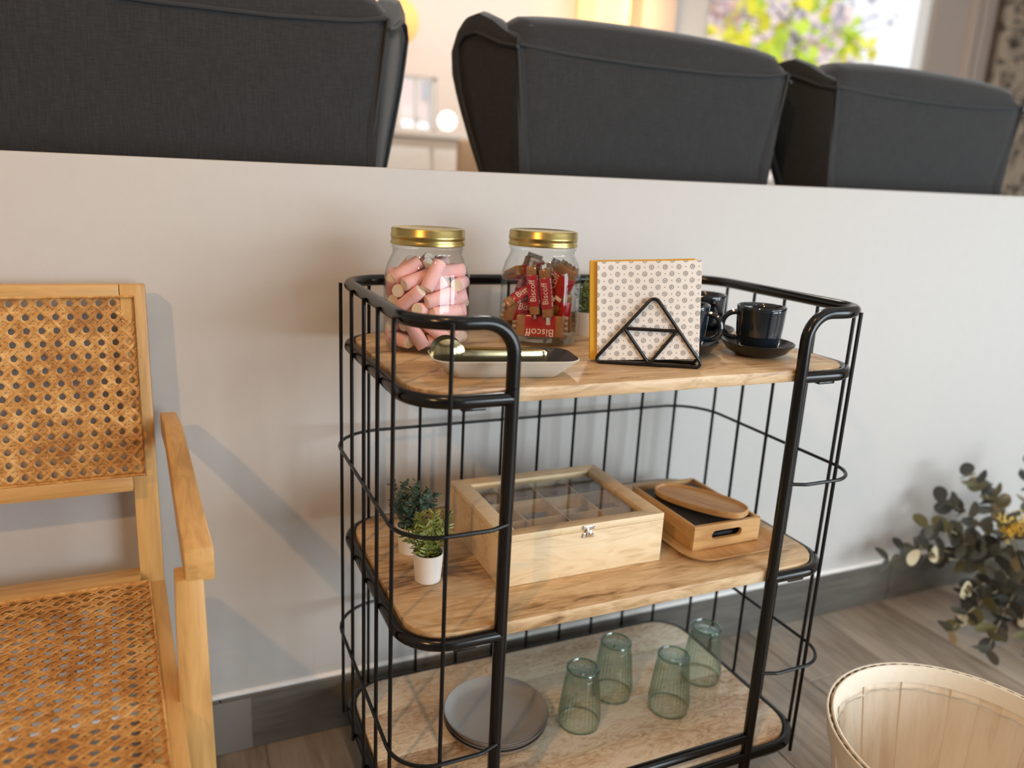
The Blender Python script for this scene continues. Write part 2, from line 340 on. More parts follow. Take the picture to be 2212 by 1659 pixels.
t = thing('tan_chair', 'tan upholstered chair just visible past the middle wing chair', 'chair', (1.11, 2.5, .42)); tan = plain('tan_cloth', (.55, .40, .27), .8)
MB().rbox((1.11, 2.45, 1.15), (.36, .06, .38), .03).build('backrest', tan, t)
MB().rbox((1.11, 2.66, .87), (.38, .40, .08), .03).build('seat', tan, t)
for sx in (-.15, .15):
    for sy in (-.16, .17): MB().tube([(1.11+sx, 2.66+sy, .42), (1.11+sx, 2.66+sy, .84)], .014, 8).build('leg', M['ash'], t)
# outside: trees and a pale house beyond the big window
q = MB(); q.box((7, 16, -.1), (40, 20, .1)); struct(q.build('ground_outside', plain('pale_pavement', (.75, .73, .70), .9), smooth=False))
t = thing('pale_house', 'pale pinkish house wall outside the large window', 'building', (9, 15, -.05))
MB().box((9, 15.5, 3.0), (14, 1, 6)).build('wall', plain('pink_stucco', (.74, .60, .58), .9), t, smooth=False)
MB().box((9, 14.9, .75), (14, .3, 1.9)).build('plinth', plain('white_stucco', (.85, .84, .84), .9), t, smooth=False)
for xx in (5.2, 8.0, 10.8):
    wq = MB().box((xx, 14.98, 3.6), (1.1, .08, 1.6)).build('window', plain('grey_shutter', (.45, .45, .50), .6), t, smooth=False)
    MB().box((xx, 14.93, 3.6), (.06, .05, 1.6)).build('mullion', wp, wq, smooth=False)
random.seed(11)
leaf_cols = [plain('bright_yellow_leaf', (.80, .74, .04), .6), plain('lime_leaf', (.52, .68, .05), .6), plain('peach_autumn_leaf', (.74, .50, .34), .6), plain('lavender_grey_leaf', (.50, .46, .55), .6), plain('dusty_pink_leaf', (.66, .46, .46), .6)]
bark = plain('grey_bark', (.20, .17, .17), .9)
def tree(x, y, h, spread, n, mats, label, clumps=6, sg=.18, z0=.42):
    t = thing('tree', label, 'tree', (x, y, -.05), 'trees outside the large window')
    MB().tube([(x, y, -.05), (x+.05, y, h*.5), (x+.1, y, h*.8)], [.08, .06, .03], 8).build('trunk', bark, t)
    for k in range(6):
        a = random.uniform(0, 6.28); z = h*random.uniform(.35, .75)
        e = V((x+math.cos(a)*spread*.8, y+math.sin(a)*spread*.5, z+random.uniform(.3, .8)))
        MB().tube([(x+.04, y, z), (V((x, y, z))*.5+e*.5)+V((0, 0, .1)), e], [.03, .02, .008], 6).build('branch', bark, t)
    for mi, mt in enumerate(mats):
        q = MB()
        for c in range(clumps):
            cc = V((x+random.uniform(-1, 1)*spread, y+random.uniform(-.6, .6)*spread, h*random.uniform(z0, 1.0)))
            for k in range(n):
                p = cc+V((random.gauss(0, sg), random.gauss(0, sg), random.gauss(0, sg*.8))); s_ = random.uniform(.07, .13)
                m3 = Matrix.Rotation(random.uniform(0, 6.28), 3, V((random.random()-.5, random.random()-.5, random.random()-.5)).normalized())
                q.add([p+m3 @ V(u)*s_ for u in ((-1, 0, 0), (-.4, .55, .1), (.4, .5, .1), (1, 0, 0), (.4, -.5, .1), (-.4, -.55, .1))], [(0, 1, 2, 3, 4, 5)])
        q.build('foliage', mt, t, smooth=False, kind='stuff')
tree(6.2, 6.6, 3.7, .75, 20, [leaf_cols[0], leaf_cols[1]], 'lime and yellow leaved tree nearest the large window')
tree(8.0, 8.2, 4.6, .9, 20, [leaf_cols[0], leaf_cols[1]], 'yellow leaved tree further out beyond the large window')
tree(6.3, 10.0, 5.2, 1.8, 40, [leaf_cols[2], leaf_cols[3]], 'peach leaved autumn tree at the left of the large window', 12, .35, .5)
tree(10.6, 11.0, 5.6, 2.2, 40, [leaf_cols[4], leaf_cols[3]], 'dusty pink leaved tree at the right of the large window', 14, .35, .5)
# ------------------------------------------------------------------ wing chairs behind the half wall
WING = [(-.02, .50), (-.02, 1.448), (.016, 1.465), (.062, 1.492), (.108, 1.511), (.155, 1.506), (.186, 1.478), (.21, 1.436), (.214, 1.387), (.206, 1.346), (.195, 1.305), (.175, 1.243), (.15, 1.171), (.14, 1.08), (.20, 1.00), (.20, .80), (.0, .80)]
WPIP = [(-.025, 1.425), (.028, 1.436), (.074, 1.454), (.106, 1.465), (.145, 1.463), (.172, 1.442), (.176, 1.394), (.173, 1.344), (.151, 1.263), (.118, 1.172), (.10, 1.06)]
def wing_chair(dx, label):
    cx = .78+dx; t = thing('wing_chair', label, 'armchair', (cx, .9, .42), 'charcoal wing chairs behind the half wall')
    sec = [(.70, .62), (.678, 1.0), (.663, 1.17), (.655, 1.34), (.652, 1.425), (.657, 1.452), (.668, 1.473), (.686, 1.490), (.71, 1.500), (.74, 1.500), (.77, 1.49), (.79, 1.46), (.80, 1.40), (.81, 1.0), (.82, .62)]
    q = MB(); n = 27; vs = []
    for i in range(n):
        u = -1+2*i/(n-1); e = 1-abs(u)**10; end = 1 if abs(u) < .999 else 0
        for (y, z) in sec:
            k = max(0, (z-1.17)/.28); hw = .331+.038*min(k, 1.15) if z > 1.17 else .331-.03*(1.17-z)/.5
            zz = z+(.012*(1-u*u)-.010*abs(u)**6)*(1 if z > 1.44 else 0)
            yy = y
            if abs(u) > .93 and z > 1.3: yy = y+(.012 if y < .72 else -.012)*((abs(u)-.93)/.07)**2; zz -= (.014*((abs(u)-.93)/.07)**2 if z > 1.44 else 0)
            vs.append((cx+u*hw, yy, zz))
    m = len(sec)
    fs = [(i*m+j, i*m+j+1, (i+1)*m+j+1, (i+1)*m+j) for i in range(n-1) for j in range(m-1)]+[tuple(range(m)), tuple((n-1)*m+j for j in range(m))]+[(i*m, (i+1)*m, (i+1)*m+m-1, i*m+m-1) for i in range(n-1)]
    q.add(vs, fs); bk = q.build('backrest', M['fabric'], t, ang=.9)
    MB().tube(fillet([(cx-.362, .655, 1.432), (cx-.25, .6515, 1.424), (cx-.05, .650, 1.421), (cx+.15, .650, 1.424), (cx+.3, .651, 1.433), (cx+.362, .655, 1.446)], .5, 4), .0045, 8).build('piping', M['piping'], bk)
    for sg in (-1, 1):
        MB().tube([(cx+sg*.368, .655, 1.445), (cx+sg*.362, .655, 1.40), (cx+sg*.350, .660, 1.30), (cx+sg*.333, .668, 1.17), (cx+sg*.315, .68, 1.0)], .004, 8).build('piping', M['piping'], bk)
        fl_ = .07 if sg < 0 else (.095 if dx < 0 else .06); L = math.hypot(.2, fl_); d = V((fl_*sg, .2, 0))/L; nn = V((.2*sg, -fl_, 0))/L
        def P3(s_, z, off, tp=True):
            ed = cx+sg*(.380 if z > 1.45 else .343+.037*max(0, (z-1.17)/.28) if z > 1.17 else .343-.03*(1.17-z)/.5)
            return V((ed, .67, z))+d*s_+nn*off
        q = MB(); q.prism(WING, -.055, .0, lambda a, b, z: P3(a, b, z)); wg = q.build('wing', M['fabric'], t, bevel=.020)
        wg.data.polygons.foreach_set('use_smooth', [True]*len(wg.data.polygons))
        MB().tube([P3(a, b, .0015) for a, b in WPIP], .0042, 8).build('piping', M['piping'], wg)
        MB().rbox((cx+sg*.35, 1.12, .92), (.10, .52, .22), .04).build('arm', M['fabric'], t)
        for yy in (.80, 1.40): MB().tube([(cx+sg*.30, yy, .42), (cx+sg*.29, yy+.01, .60)], [.014, .022], 8).build('leg', M['ash'], t)
    MB().rbox((cx, 1.08, .70), (.66, .70, .20), .03).build('seat_base', M['fabric'], t)
    MB().rbox((cx, 1.12, .87), (.58, .60, .14), .04).build('seat_cushion', M['fabric'], t)
wing_chair(-1.01, 'charcoal wing chair at the far left, cut off by the picture edge')
wing_chair(0, 'charcoal wing chair in the middle, seen whole from behind')
wing_chair(.898, 'charcoal wing chair at the right under the large window')
# ------------------------------------------------------------------ cane armchair on the left
CX = -.600
ch = thing('cane_armchair', 'light wood armchair with woven cane back and seat by the wall', 'armchair', (CX, .17, 0))
def BK(x, z, off=0):      # point on the leaning back, off = towards the room
    k = (z-.46)/.5; return V((x, .418+.054*k-off, z))
def cane(q, f, U, Vv, p, A=.0011):
    def strand(pts, lat, hw, w0, amp, ph):
        vs = []; n = len(pts)
        for i, (u, v) in enumerate(pts):
            ww = w0+amp*math.cos(PI*i+ph)
            for (s_, dz) in ((-hw, 0), (-hw*.5, .0006), (hw*.5, .0006), (hw, 0), (0, -.0008)): vs.append(f(u+lat[0]*s_, v+lat[1]*s_, ww+dz))
        q.add(vs, [(i*5+j, i*5+(j+1) % 5, (i+1)*5+(j+1) % 5, (i+1)*5+j) for i in range(n-1) for j in range(5)])
    nu, nv = int(round(U/p)), int(round(Vv/p)); pu, pv = U/nu, Vv/nv; h = .5
    for i in range(nu+1):
        for o_ in (-1, 1):
            u = i*pu+o_*.0031
            if 0 <= u <= U: strand([(u, min(Vv, k*pv*h)) for k in range(int(nv/h)+1)], (1, 0), .0026, 0, A*.6, 0 if o_ > 0 else PI)
    for j in range(nv+1):
        for o_ in (-1, 1):
            v = j*pv+o_*.0031
            if 0 <= v <= Vv: strand([(min(U, k*pu*h), v) for k in range(int(nu/h)+1)], (0, 1), .0026, .0007, A*.6, PI if o_ > 0 else 0)
    r2 = .7071
    for sgn in (1, -1):
        for c in range(-nv-1, nu+nv+2):
            pts = []; k = 0
            a0 = (c+.5)*pu
            for k in range(2*nv+1):
                v = k*pv*h; u = a0+sgn*k*pu*h-(0 if sgn > 0 else 0)
                if -.0001 <= u <= U+.0001: pts.append((u, v))
            if len(pts) > 1: strand(pts, (r2, -sgn*r2), .0026, .0022 if sgn > 0 else .0014, A, 0 if c % 2 else PI)
x0c, x1c, z0c, z1c = -.865, -.335, .645, .940
q = MB(); cane(q, lambda u, v, w_: BK(x0c+u, z0c+v, .010+w_), x1c-x0c, z1c-z0c, .0205); q.build('cane_back', M['cane'], ch, kind='stuff', ang=1.2)
q = MB(); q.tube([BK(x0c, z0c, .016), BK(x1c, z0c, .016), BK(x1c, z1c, .016), BK(x0c, z1c, .016)], .0028, 8, closed=True); q.build('back_spline', M['cane'], ch)
def bar(pts8, name, mat, bev=.0025): 
    q = MB(); q.add(pts8, [(0, 1, 3, 2), (4, 6, 7, 5), (0, 4, 5, 1), (2, 3, 7, 6), (0, 2, 6, 4), (1, 5, 7, 3)]); return q.build(name, mat, ch, bevel=bev)
def hexa(f):  return [f(a, b, c) for a in (0, 1) for b in (0, 1) for c in (0, 1)]
for sg in (1, -1):
    X = lambda x: CX+sg*(x-CX)
    bar(hexa(lambda a, b, c: BK(X((-.358, -.320)[a]+(.003 if c else -.001)), (.0 if not c else .9585), -.010+.026*b) if c else V((X((-.358, -.320)[a]), .455-.026*b, 0))), 'back_post', M['ash'])
    # arm
    ap = [(.462, .740), (.40, .733), (.28, .713), (.16, .690), (.055, .6715)]; vs = []
    for i, (y, z) in enumerate(ap):
        k = i/4; xl, xr = -.308+.024*k, -.2825+.0355*k; th = .040+.007*k
        vs += [(X(xl), y, z-th), (X(xr), y, z-th), (X(xr), y, z), (X(xl), y, z)]
    q = MB(); q.add(vs, [(i*4+j, i*4+(j+1) % 4, i*4+4+(j+1) % 4, i*4+4+j) for i in range(4) for j in range(4)]+[(0, 1, 2, 3), (19, 18, 17, 16)]); q.build('arm', M['ash_y'], ch, bevel=.003, ang=.4)
    bar(hexa(lambda a, b, c: V((X((-.297, -.2615)[a] if c else (-.310, -.256)[a]), (.055+.042*b) if c else (.02+.055*b), .63*c))), 'front_leg', M['ash'])
    bar(hexa(lambda a, b, c: V((X((-.343, -.316)[a] if b else (-.311, -.288)[a]), .40 if b else -.115, .412+.046*c))), 'seat_rail', M['ash_y'])
bar(hexa(lambda a, b, c: BK(-.862+.5065*a, .9385+.0205*c, -.008+.026*b)), 'top_rail', M['ash_x'])
bar(hexa(lambda a, b, c: BK(-.845+.490*a, .618+.027*c, -.008+.026*b)), 'lower_rail', M['ash_x'])
bar(hexa(lambda a, b, c: V((-.845+.490*a, .395+.062*b, .425+.034*c))), 'rear_seat_rail', M['ash_x'])
bar(hexa(lambda a, b, c: V((-.905+.61*a, -.150+.045*b, .412+.046*c))), 'front_seat_rail', M['ash_x'])
def SE(u, v, w_):
    k = v; xr = -.310+(-.341+.310)*k; xl = 2*CX-xr; return V((xl+(xr-xl)*u, -.108+(.398+.108)*k, .457+w_))
q = MB(); cane(q, lambda u, v, w_: SE(u/.52, v/.506, w_-.001), .52, .506, .0205); q.build('cane_seat', M['cane'], ch, kind='stuff', ang=1.2)
MB().tube([SE(0, 0, .002), SE(1, 0, .002), SE(1, 1, .002), SE(0, 1, .002)], .0028, 8, closed=True).build('seat_spline', M['cane'], ch)
# ------------------------------------------------------------------ serving cart
W, D, A = .805, .4461, .1415
Z1, Z2, Z3, ZT, ZR1, ZR2, ZF = .8604, .4941, .1236, .967, .6749, .3065, .166
TR, WR, CR = .0100, .0032, .078
cart = thing('serving_cart', 'black metal rod serving cart with three wooden shelves against the wall', 'cart', (W/2, D/2, 0))
bk = M['black_metal']; bw = M['black_wire']
for x in (A, W-A): MB().tube([(x, 0, 0), (x, 0, ZT-.09)], TR, 16).build('front_post', bk, cart)
path = fillet([(A, 0, ZT-.092), (A, 0, ZT), (0, 0, ZT), (0, D, ZT), (W, D, ZT), (W, 0, ZT), (W-A, 0, ZT), (W-A, 0, ZT-.092)], [0, .055, CR, CR, CR, CR, .055, 0], 9)
MB().tube(path, TR, 16).build('top_rail', bk, cart)
for z in (Z1, Z2, Z3):
    p = fillet([(A, 0, z), (0, 0, z), (0, D, z), (W, D, z), (W, 0, z), (W-A, 0, z)], CR, 9)
    fr = MB().tube(p, TR, 16).build('shelf_frame', bk, cart)
    for x in (.085, W-.085): MB().rbox((x, .012, z-TR-.0015), (.035, .030, .004), .001).build('bracket', bk, fr)
    for x in (.001, W-.001):
        for y in (.14, .32): MB().rbox((x+(.012 if x < .1 else -.012), y, z-TR-.0015), (.030, .035, .004), .001).build('bracket', bk, fr)
for x in (.05, W-.05): MB().tube([(x, D-.012, 0), (x, D-.012, Z3-.004)], TR, 14).build('back_foot', bk, cart)
MB().tube([(A, 0, ZF), (W-A, 0, ZF)], TR*.95, 14).build('front_rail', bk, cart)
MB().tube([(A, 0, Z3), (W-A, 0, Z3)], TR*.95, 14).build('front_rail', bk, cart)
OW = TR+WR-.0006
def vwire(x, y): MB().tube([(x, y, Z3-.007), (x, y, ZT+.002)], WR, 8).build('wire', bw, cart)
for i in range(5):
    y = .3915+(.0495-.3915)*i/4; vwire(-OW, y); vwire(W+OW, y)
for x in (.053, .1553, .2463, .332, .417, .5018, .5864, .6719, .7616): vwire(x, D+OW)
for x in (.0471, .7621): vwire(x, -OW)
for z in (ZR1, ZR2):
    o = OW+WR*1.7
    p = fillet([(A, -TR*.7, z), (A-.03, -o, z), (-o, -o, z), (-o, D+o, z), (W+o, D+o, z), (W+o, -o, z), (W-A+.03, -o, z), (W-A, -TR*.7, z)], [0, .03, CR+.012, CR+.012, CR+.012, CR+.012, .03, 0], 9)
    MB().tube(p, WR, 8).build('wire_ring', bw, cart)
SHT = {Z1: .872, Z2: .508, Z3: .136}
for z, seams in ((Z1, (.185, .315)), (Z2, (.212, .305)), (Z3, (.213, .335))):
    out = rrect(.0095, W-.0095, .006, D-.0095, .068)
    ys = (0,)+seams+(D,)
    sb = bpy.data.objects.new('shelf_board', None); COL.objects.link(sb); sb.parent = cart; sb['_o'] = list(cart['_o'])
    for k in range(3):
        q = MB(); q.prism(clip_y(out, ys[k]+(.0011 if k else 0), ys[k+1]-.0011), z-.008, SHT[z]); q.build('plank', M['mango_fig'] if z == Z3 else M['mango'], sb, bevel=.0012)
    # keep the board front proud between the posts
S1, S2, S3 = .872, .508, .136
# ------------------------------------------------------------------ jars
def jar(label, loc):
    t = thing('glass_jar', label, 'jar', loc, 'gold-lidded glass jars on the top shelf', local=True)
    prof = [(.001, .005), (.050, .004), (.061, .001), (.067, .006), (.0705, .018), (.0715, .05), (.0715, .105), (.070, .125), (.0655, .142), (.0600, .153), (.0575, .158), (.0575, .166), (.0600, .167), (.0600, .170), (.0570, .1715), (.0570, .188)]
    MB().lathe(prof, 56, cap=False).build('glass_body', M['jar_glass'], t, ang=1.2)
    MB().lathe([(.001, .0075), (.055, .0072), (.0655, .012), (.0685, .022)], 56, cap=False).build('glass_bottom', M['jar_glass'], t, ang=1.2)
    lp = [(.0585, .172), (.0610, .1725), (.0615, .175), (.0600, .178), (.0600, .182), (.0612, .184), (.0612, .187), (.0600, .189), (.0598, .196), (.0585, .1985), (.0560, .1990), (.0545, .1980), (.0001, .1978)]
    MB().lathe(lp, 120, cap=False, rfun=lambda a, i: 1+(.004*math.cos(a*60) if 7 <= i <= 9 else 0)).build('lid', M['gold'], t, ang=.8)
    return t
J1, J2 = (.111, .294, S1), (.328, .309, S1)
jar('gold-lidded glass jar full of pink marshmallows on the top shelf', J1)
jar('gold-lidded glass jar half full of red biscuit packets on the top shelf', J2)
MARSH = '-491,-192,172,36,-93,0;205,486,172,-92,39,0;-92,391,172,66,-75,0;-276,275,172,-66,75,0;513,-126,195,24,96,-14;117,-377,172,-100,-6,0;181,69,172,-99,-12,0;-294,-120,172,-36,93,0;511,203,328,-12,30,-95;-175,337,364,70,-71,3;125,-162,172,-100,-7,0;380,-369,406,-67,-69,-28;-59,-534,407,78,-9,-62;-303,-454,312,-44,29,85;319,314,383,-64,-25,-73;-18,-335,435,-90,27,-35;-424,50,393,-77,-64,-2;-483,255,312,-25,-47,-85;-260,-89,379,-75,-64,17;87,22,418,33,92,20;77,525,408,94,-14,32;279,-64,385,30,95,2;-196,-153,587,-73,-67,10;225,478,694,-90,42,-8;390,176,671,90,-38,22;316,-243,632,-93,30,-22;-474,245,648,-40,-78,-48;390,-37,593,-95,30,10;131,-511,666,-97,-25,-2;-121,216,599,-87,45,-21;-72,429,556,88,-48,0;285,-336,844,-97,-5,-24;-406,-54,591,74,67,4;-420,51,792,-67,-74,1;-148,-373,693,-74,-67,12;217,341,879,61,67,41;-192,-31,812,60,80,4;45,-528,909,96,8,28;232,-58,867,-75,44,-49;-295,455,898,54,35,-76;-404,-92,984,-62,-78,-1;-386,-375,863,-54,55,-64;-43,-353,1018,72,-33,61;4,428,855,62,68,39;-521,134,1002,19,74,-64;367,191,937,65,58,-50;-383,130,1198,44,-90,4;99,-197,967,69,-29,67;-67,-19,1028,-68,-70,20;-72,286,1021,94,27,20;-255,314,1289,14,-85,51;541,-8,912,1,68,73;440,-288,1099,-54,-84,-1;-2,530,1109,-92,1,-39;344,386,1219,56,-28,-78;-94,2,1271,22,-80,56;135,77,1198,28,95,14;-70,-496,1256,-51,-21,-83;-265,-324,1172,-92,-23,-30;259,72,1385,39,92,6;256,-285,1306,100,-1,6;404,59,1206,50,81,29;-9,231,1334,22,-80,56;-389,-195,1304,80,-10,59'
def mk_marsh():
    t = NT('pink_marshmallow'); n = t.noise(t.coord((1, 1, 1)), 60, 3); t.set('Base Color', t.mixc(n, (.90, .47, .46), (.95, .60, .58))); t.set('Roughness', .75)
    t.set('Subsurface Weight', .25); t.set('Subsurface Radius', (.01, .006, .005)); t.set('Subsurface Scale', .4); t.bump(n, .1); return t.m
mm = [mk_marsh(), plain('cream_marshmallow', (.90, .77, .62), .75)]
q = MB(); n = 18; hl = .0255
ring = [(-hl, .0098), (-hl+.0012, .0108), (-.01, .0112), (.01, .0112), (hl-.0012, .0108), (hl, .0098)]
q.add([(r*math.cos(2*PI*j/n)*(1+.03*math.sin(3*x*60)), r*math.sin(2*PI*j/n), x) for x, r in ring for j in range(n)], [(i*n+j, i*n+(j+1) % n, (i+1)*n+(j+1) % n, (i+1)*n+j) for i in range(5) for j in range(n)])
q.mi = 1; q.add([(ring[e][1]*math.cos(2*PI*j/n), ring[e][1]*math.sin(2*PI*j/n), ring[e][0]) for e in (0, 5) for j in range(n)], [tuple(range(n-1, -1, -1)), tuple(range(n, 2*n))])
m0 = q.build('marshmallow', mm, ang=.8)
for i, s_ in enumerate(MARSH.split(';')):
    a = [float(x) for x in s_.split(',')]
    o = m0 if i == 0 else m0.copy()
    if i: COL.objects.link(o)
    o.location = (J1[0]+a[0]*1.06e-4, J1[1]+a[1]*1.06e-4, J1[2]+a[2]*1e-4+.002)
    d = V(a[3:]).normalized(); o.rotation_mode = 'QUATERNION'; o.rotation_quaternion = d.to_track_quat('Z', 'Y')
    tag(o, 'pink cylinder marshmallow with cream ends inside the left jar', 'marshmallow', 'marshmallows in the left jar')
# biscuit packets
def text_mesh(txt, size, M4, name, mat, parent, ext=.0002):
    cu = bpy.data.curves.new('t', 'FONT'); cu.body = txt; cu.size = size; cu.align_x = 'CENTER'; cu.align_y = 'CENTER'; cu.extrude = ext; cu.resolution_u = 3
    to = bpy.data.objects.new('t', cu); COL.objects.link(to); dg = bpy.context.evaluated_depsgraph_get()
    me = bpy.data.meshes.new_from_object(to.evaluated_get(dg)); bpy.data.objects.remove(to); bpy.data.curves.remove(cu)
    me.transform(M4); me.materials.clear(); me.materials.append(mat); o = bpy.data.objects.new(name, me); COL.objects.link(o); o.parent = parent; return o
red = plain('glossy_red_film', (.42, .012, .022), .22, bumpsc=70, bumpst=.25)
bisc = plain('caramel_biscuit_under_film', (.34, .165, .065), .25, bumpsc=130, bumpst=.5, var=.35)
crim = plain('silvery_crimped_film', (.40, .33, .27), .28, .2, bumpsc=150, bumpst=.6, var=.5)
white = plain('white_print', (.88, .82, .78), .5)
def packet():
    t = thing('biscuit_packet', 'x', 'biscuit packet', (0, 0, 0), 'biscuit packets in the right jar', local=True)
    MB().rbox((0, 0, 0), (.050, .017, .0345), .0035).build('red_wrapper', red, t)
    for sg in (-1, 1):
        e = MB().rbox((sg*.029, 0, 0), (.016, .0155, .033), .003).build('biscuit_end', bisc, t)
        q = MB(); nz = 9
        q.add([(sg*(.0365+.003*a+.0035*a), .0016*(-1)**k+dy, -.016+.032*k/(nz-1)) for a in (0, 1) for k in range(nz) for dy in (0, .0006)],
              [(a*0+2*k, 2*k+2, 2*nz+2*k+2, 2*nz+2*k) for a in (0,) for k in range(nz-1)]+[(2*k+1, 2*nz+2*k+1, 2*nz+2*k+3, 2*k+3) for k in range(nz-1)])
        q.build('crimped_seal', crim, e, smooth=False)
    F = Matrix(((1, 0, 0, 0), (0, 0, -1, -.0086), (0, 1, 0, .009), (0, 0, 0, 1)))
    text_mesh('Biscoff', .0165, F, 'lettering', white, t)
    E_ = Matrix(((1, 0, 0, 0), (0, 1, 0, 0), (0, 0, 1, .0173), (0, 0, 0, 1)))
    text_mesh('Biscoff', .0125, E_, 'edge_lettering', white, t)
    MB().box((-.012, -.0087, -.009), (.006, .0004, .012)).build('white_band', white, t, smooth=False)
    return t
pk = packet()
dv = V((.443, .897, 0)); ev = V((.897, -.443, 0))
# lateral, towards viewer, height, turn, roll in the facing plane, pitch ; first entries face the viewer
PK = [(.003, .034, .0345, 0, PI, .05, 'red biscuit packet lettered upside down at the bottom front of the jar'),
      (-.012, .034, .098, .05, PI/2+.14, PI/2-.1, 'red biscuit packet standing on end, left one of the upright pair'),
      (.0115, .034, .094, -.05, PI/2+.14, PI/2-.1, 'red biscuit packet standing on end, right one of the upright pair'),
      (-.022, .002, .126, .7, .05, 1.2, 'biscuit packet lying at the top left of the heap in the jar'),
      (-.026, .020, .086, .4, .55, .9, 'biscuit packet leaning below the top left one in the jar'),
      (-.024, .016, .058, .6, -.1, .3, 'biscuit packet lying at the lower left side of the jar'),
      (.034, .016, .100, -.7, 1.15, .1, 'biscuit packet leaning against the right side of the jar'),
      (.038, .010, .052, -1.0, 1.45, 0, 'biscuit packet on end at the lower right side of the jar'),
      (-.02, -.012, .030, .2, 0, .1, 'biscuit packet hidden behind the lettered one, left half'),
      (.022, -.030, .032, -.4, .1, .1, 'biscuit packet at the back right bottom of the jar'),
      (-.010, -.028, .072, .3, .3, .6, 'biscuit packet at the back middle of the heap'),
      (.020, -.024, .098, -.2, 1.2, .4, 'biscuit packet leaning at the back right of the heap'),
      (-.022, -.038, .105, .5, 1.3, .2, 'biscuit packet standing at the back left of the heap')]
for i, (la, fw, z, yw, ro, pi_, lab) in enumerate(PK):
    o = pk if i == 0 else copy_tree(pk)
    c = V(J2)+ev*la-dv*fw+V((0, 0, z))
    base = Matrix((ev, dv, V((0, 0, 1)))).transposed()
    m3 = base @ rot('Z', yw) @ rot('Y', -ro) @ rot('X', pi_)
    o.matrix_world = Matrix.Translation(c) @ m3.to_4x4() @ Matrix.Scale(1.15, 4); o['label'] = lab
# ------------------------------------------------------------------ small potted plants
def sprig(q, p0, p1, nleaf, size, broad, rnd):
    p0, p1 = V(p0), V(p1); ax = (p1-p0); L = ax.length; ax.normalize()
    for k in range(nleaf):
        f = .12+.88*k/(nleaf-1); c = p0.lerp(p1, f)
        for tw in range(3 if not broad else 2):
            a = k*2.4+tw*2*PI/(3 if not broad else 2)+rnd.uniform(-.3, .3)
            sd = ax.orthogonal().normalized(); sd = Matrix.Rotation(a, 3, ax) @ sd
            d = (sd*1.0+ax*rnd.uniform(.3, .9)).normalized(); s_ = size*rnd.uniform(.75, 1.2)*(1-.3*f); w_ = d.cross(ax).normalized()*s_*(.42 if broad else .13); u = d.cross(w_).normalized()*s_*.12
            q.add([c, c+d*s_*.35+w_+u, c+d*s_*.75+w_*.8+u, c+d*s_, c+d*s_*.75-w_*.8+u, c+d*s_*.35-w_+u, c+d*s_*.5-u*.3], [(0, 1, 6), (1, 2, 6), (2, 3, 6), (3, 4, 6), (4, 5, 6), (5, 0, 6)])
def potplant(name, label, c, pr, ph, spread, top, n, size, broad, mat, seed, stemmat):
    t = thing(name, label, 'plant', c, 'small potted plants on the cart'); rnd = random.Random(seed); c = V(c)
    MB().lathe([(pr*.80, 0), (pr*.84, .001), (pr*.98, ph*.96), (pr, ph), (pr*.93, ph), (pr*.90, ph*.9), (pr*.88, ph*.8)], 32, c, cap=True).build('pot', M['white_pot'], t)
    MB().lathe([(.0005, ph*.86), (pr*.9, ph*.86)], 24, c, cap=False).build('soil', M['soil'], t)
    q = MB(); s_ = MB()
    for k in range(n):
        a = k*2.399; rr = math.sqrt((k+.5)/n); p0 = c+V((pr*.4*rr*math.cos(a), pr*.4*rr*math.sin(a), ph*.85)); h = ph+(top-ph)*(1-.45*rr*rnd.uniform(.3, 1.3))
        p1 = c+V((spread*rr*math.cos(a), spread*rr*math.sin(a), h)); mid = p0.lerp(p1, .5)+V((0, 0, .004))
        s_.tube([p0, mid, p1], .0007, 5); sprig(q, p0, mid, 5, size, broad, rnd); sprig(q, mid, p1, 6, size, broad, rnd)
    s_.build('stems', stemmat, t, kind='stuff'); q.build('foliage', mat, t, kind='stuff', smooth=False)
stem = plain('green_stem', (.25, .30, .08), .6)
potplant('potted_herb', 'tiny yellow-green plant in a white pot, front one on the middle shelf', (.082, .169, S2), .0255, .050, .042, .118, 10, .018, False, M['leaflight'], 1, stem)
potplant('potted_shrub', 'tiny dark green plant in a white pot behind the yellow-green one', (.086, .276, S2), .027, .050, .046, .132, 15, .014, True, M['leafdark'], 2, plain('dark_stem', (.06, .08, .05), .6))
potplant('potted_herb', 'tiny green plant in a white pot behind the napkins on the top shelf', (.447, .349, S1), .0225, .046, .022, .108, 8, .015, False, plain('mid_green_leaf', (.14, .20, .05), .5, var=.4), 3, stem)
# ------------------------------------------------------------------ dish with tongs
t = thing('serving_dish', 'putty grey rectangular dish with dark speckled inside on the top shelf', 'dish', (.166, .092, S1), rz=math.radians(-11.5), local=True)
def loft(q, secs, close=True):
    n = len(secs[0][0]); vs = []
    for pts, z in secs: vs += [(a, b, z) for a, b in pts]
    k = len(secs); q.add(vs, [(i*n+j, i*n+(j+1) % n, (i+1)*n+(j+1) % n, (i+1)*n+j) for i in range(k-1) for j in range(n)])
    return n
q = MB(); RR = lambda hx, hy, r: rrect(-hx, hx, -hy, hy, r)
secs = [(RR(.076, .026, .012), 0), (RR(.080, .030, .016), .002), (RR(.096, .042, .024), .016), (RR(.110, .052, .030), .0285), (RR(.1085, .0505, .029), .0295)]
n = loft(q, secs); q.f.append(tuple(range(n-1, -1, -1))); q.m.append(0); q.build('outside', M['dish'], t)
q = MB(); n = loft(q, [(RR(.1085, .0505, .029), .0295), (RR(.1045, .047, .027), .0255), (RR(.090, .037, .022), .012), (RR(.076, .027, .014), .006)]); q.f.append(tuple(range(3*n, 4*n))); q.m.append(0)
q.build('inside', plain('black_speckled_glaze', (.025, .022, .022), .3, bumpsc=220, bumpst=.6, var=.6), t)
